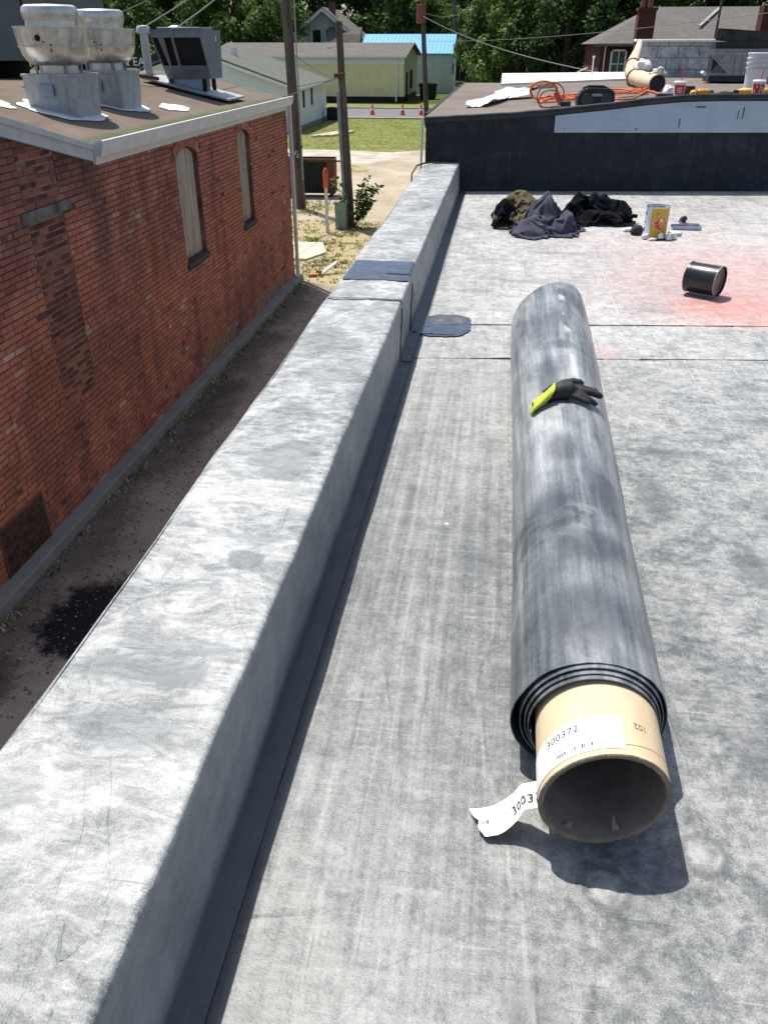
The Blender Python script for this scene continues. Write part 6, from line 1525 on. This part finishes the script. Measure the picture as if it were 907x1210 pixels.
# ------------------------------------------------------------ wires
M_wire = simple('grey_wire', (.16,.165,.17), .6, .3)
def wire(a, b, sag, r, label):
    a, b = Vector(a), Vector(b); P = []
    for k in range(25):
        q = k/24; p = a.lerp(b, q); p.z -= sag*4*q*(1-q); P.append(p)
    tag(MB().tube(P, r, 5).build('overhead_wire', M_wire), label, 'wire')
wire((-6.9,16.3,1.55), (-6.6,26.85,4.3), .15, .014, 'pale service wire rising from the vent pipe to the thick pole')
wire((-5.6,15.3,1.66), (-6.55,26.85,4.0), .1, .012, 'pale service wire rising from the intake hood to the thick pole')
wire((-9.5,13.,2.3), (-6.6,26.85,4.6), .45, .014, 'sagging wire above the exhaust fans')
wire((-8.0,14.,1.2), (-6.6,26.85,4.1), .1, .010, 'thin wire running up behind the exhaust fans')
wire((-6.4,26.85,1.2), (-4.48,24.1,.70), .12, .012, 'short wire between the two wooden poles')
wire((-6.2,16.5,.15), (-4.48,24.1,.66), .10, .012, 'low wire from the brick building to the shorter pole')
wire((-4.48,24.1,.64), (-9.5,38,-.3), .1, .012, 'wire dropping from the shorter pole to the house')
wire((-5.6,58.7,3.0), (3.4,30.,.55), .35, .018, 'grey wire slung from the red banded pole down to the roof')
wire((-5.6,58.7,1.6), (8.2,30.,2.3), .25, .010, 'thin wire crossing before the dark trees')
wire((-5.85,122,5.5), (-5.62,58.7,3.2), .6, .03, 'distant wire between the street poles')
ANT = thing('roof_antenna', (1.55,18.3,.9), 'small white pipe antenna on the white curb', 'antenna')
MB().tube([(1.62,18.3,.88),(1.62,18.3,1.18)], .012, 6).build('mast', M_white, ANT); MB().tube([(1.30,18.3,.92),(1.52,18.3,1.02)], .010, 6).build('arm', M_white, ANT); MB().box(1.60,1.64,18.28,18.32,1.18,1.22).build('cap', M_white, ANT)

# ------------------------------------------------------------ trees
M_bark = simple('bark', (.085,.065,.05), .95, .1, var=.4, scale=3)
def treemat(name, dark, mid, light):
    t = MT(name, .62, .25); tn = t.tone()
    n = t.noise(.45, 4, .6)
    c = t.ramp(tn, [(0, dark), (.55, mid), (1, light)])
    t.color(t.mix(t.math('MULTIPLY', t.sm(n, .45, .65), .45), c, tuple(q*1.25 for q in light)))
    tb = t.n('ShaderNodeBsdfTranslucent'); t.L(t.b.inputs['Base Color'].links[0].from_socket, tb.inputs[0]); mx = t.n('ShaderNodeMixShader'); mx.inputs[0].default_value = .45
    t.L(t.b.outputs[0], mx.inputs[1]); t.L(tb.outputs[0], mx.inputs[2]); t.L(mx.outputs[0], t.nt.nodes['Material Output'].inputs[0])
    return t.m
TM = [treemat('deep_green_leaves', (.022,.05,.014), (.045,.09,.024), (.09,.15,.036)), treemat('mid_green_leaves', (.04,.085,.018), (.08,.15,.032), (.15,.23,.055)), treemat('bright_green_leaves', (.04,.085,.016), (.08,.15,.028), (.14,.22,.05))]
def tree_proto(sd, h, rx, leaf, nl, mat, low=.12, name='tree'):
    random.seed(sd); root = thing(name, (0,0,GZ), '', 'tree')
    tr = MB(); tr.tube([(0,0,-.2),(.1,0,h*.25),(-.1,.1,h*.55),(0,0,h*.85)], [h*.03,h*.024,h*.015,h*.004], 10)
    cl = []
    for k in range(58):
        u = random.uniform(-1, 1); a = random.uniform(0, 2*math.pi); rr = random.random()**.45
        zc = h*(low+(1-low)*(.5+.5*u*rr)); tt = (zc/h-low)/(1-low); wd = math.sin(math.pi*min(1, max(.02, tt*.86+.12)))**.7
        rad = rx*wd*random.uniform(.35, 1.); cl.append((Vector((rad*math.cos(a), rad*math.sin(a), zc)), random.uniform(.16,.30)*rx, random.random()))
        if k < 18: tr.tube([(0,0,zc*.6),(rad*.5*math.cos(a), rad*.5*math.sin(a), zc*.85),(rad*math.cos(a), rad*math.sin(a), zc)], [h*.008,h*.005,h*.002], 5)
    tr.build('trunk', M_bark, root, world=False, smooth='auto')
    lf = MB()
    for k in range(nl):
        c, r, tn = cl[int(random.random()*len(cl))]
        d = Vector((random.gauss(0,1), random.gauss(0,1), random.gauss(0,1))).normalized(); p = c+d*r*random.random()**.4*Vector((1,1,.75)).length/1.6
        s = leaf*random.uniform(.6,1.5); n1 = Vector((random.gauss(0,1), random.gauss(0,1), random.gauss(0,.6))).normalized(); n2 = n1.cross(d+Vector((.01,.3,.5))).normalized()
        lf.tone = min(.985, max(.015, .55*tn+.45*random.random()))
        lf.add([p-n1*s*.5, p+n2*s*.32, p+n1*s*.5, p-n2*s*.32], [(0,1,2,3)])
    lf.build('crown', mat, root, world=False, fix=False); return root
PT = [tree_proto(1, 17, 6.5, .50, 9000, TM[0]), tree_proto(2, 15, 6., .48, 9000, TM[1]), tree_proto(3, 13, 5.2, .45, 8000, TM[1], .06), tree_proto(4, 16, 6.5, .42, 12000, TM[0], .03), tree_proto(5, 5.2, 2.6, .28, 5000, TM[2], .03), tree_proto(6, 9, 3.6, .26, 11000, TM[2], .02)]
kinds = ['tall deep green tree', 'broad mid green tree', 'rounded mid green tree', 'dense dark tree', 'small bright green tree', 'bright leafy tree']
TR_ = [(0,-62,112,1.0,'behind the rooftop unit'), (1,-50,104,1.05,'behind the exhaust fans'), (2,-42,98,1.0,'behind the exhaust fans'), (0,-36,120,1.1,'beyond the intake hood'), (1,-30,100,.95,'beyond the intake hood, left of the cream house'), (2,-25.5,96,.82,'beside the cream gabled house'), (0,-27,128,1.15,'behind the cream gabled house'),
       (0,-18,132,1.1,'behind the cream house chimney'), (1,-14.,122,1.0,'behind the blue roofed shed'), (0,-10,140,1.15,'behind the blue roofed shed'), (2,-10.5,128,.9,'between the shed and the distant poles'), (1,-15,150,1.2,'farther back behind the blue roofed shed'), (4,-17.6,100.5,1.0,'between the yellow building and the blue roof'), (4,-19.5,103,.7,'in front of the cream house porch'),
       (5,-2.0,92,1.0,'at the edge of the dark trees beside the path'), (3,2.5,88,1.05,'in the dark row behind the orange cord'), (3,7.5,84,1.0,'in the dark row beside the brick house'), (3,13,90,1.1,'behind the brick house'), (0,20,96,1.1,'behind the brick house'), (3,27,94,1.1,'behind the brick house'), (0,5,100,1.15,'in the dark row behind the white curb'), (0,4.5,150,1.05,'far behind the garden fence'), (2,.8,80,.8,'in the dark row behind the white curb'),
       (1,-75,108,1.1,'behind the rooftop unit'), (0,-70,130,1.2,'farther back behind the rooftop unit'), (0,-48,135,1.2,'behind the exhaust fans'), (2,-5.5,160,.55,'far behind the garden fence'), (3,4.6,78,.75,'in the dark row behind the roof antenna'), (0,34,100,1.2,'past the far end of the brick house'), (1,-88,120,1.2,'past the end of the rooftop unit'), (0,-15,165,1.2,'far behind the distant poles'), (0,-20,160,1.3,'far behind the blue roofed shed'), (0,-38,150,1.3,'far behind the cream house'), (0,-56,150,1.4,'far behind the exhaust fans'), (1,5,130,1.0,'far behind the garden fence')]
random.seed(77); used = set()
for k, x, y, s, where in TR_:
    o = PT[k] if k not in used else copy_tree(PT[k]); used.add(k)
    o.location = (x, y, GZ); o.scale = (s, s, s*random.uniform(.95,1.08)); o.rotation_euler.z = random.uniform(0, 6.28)
    tag(o, kinds[k]+' standing '+where, 'tree', 'trees beyond the yard')
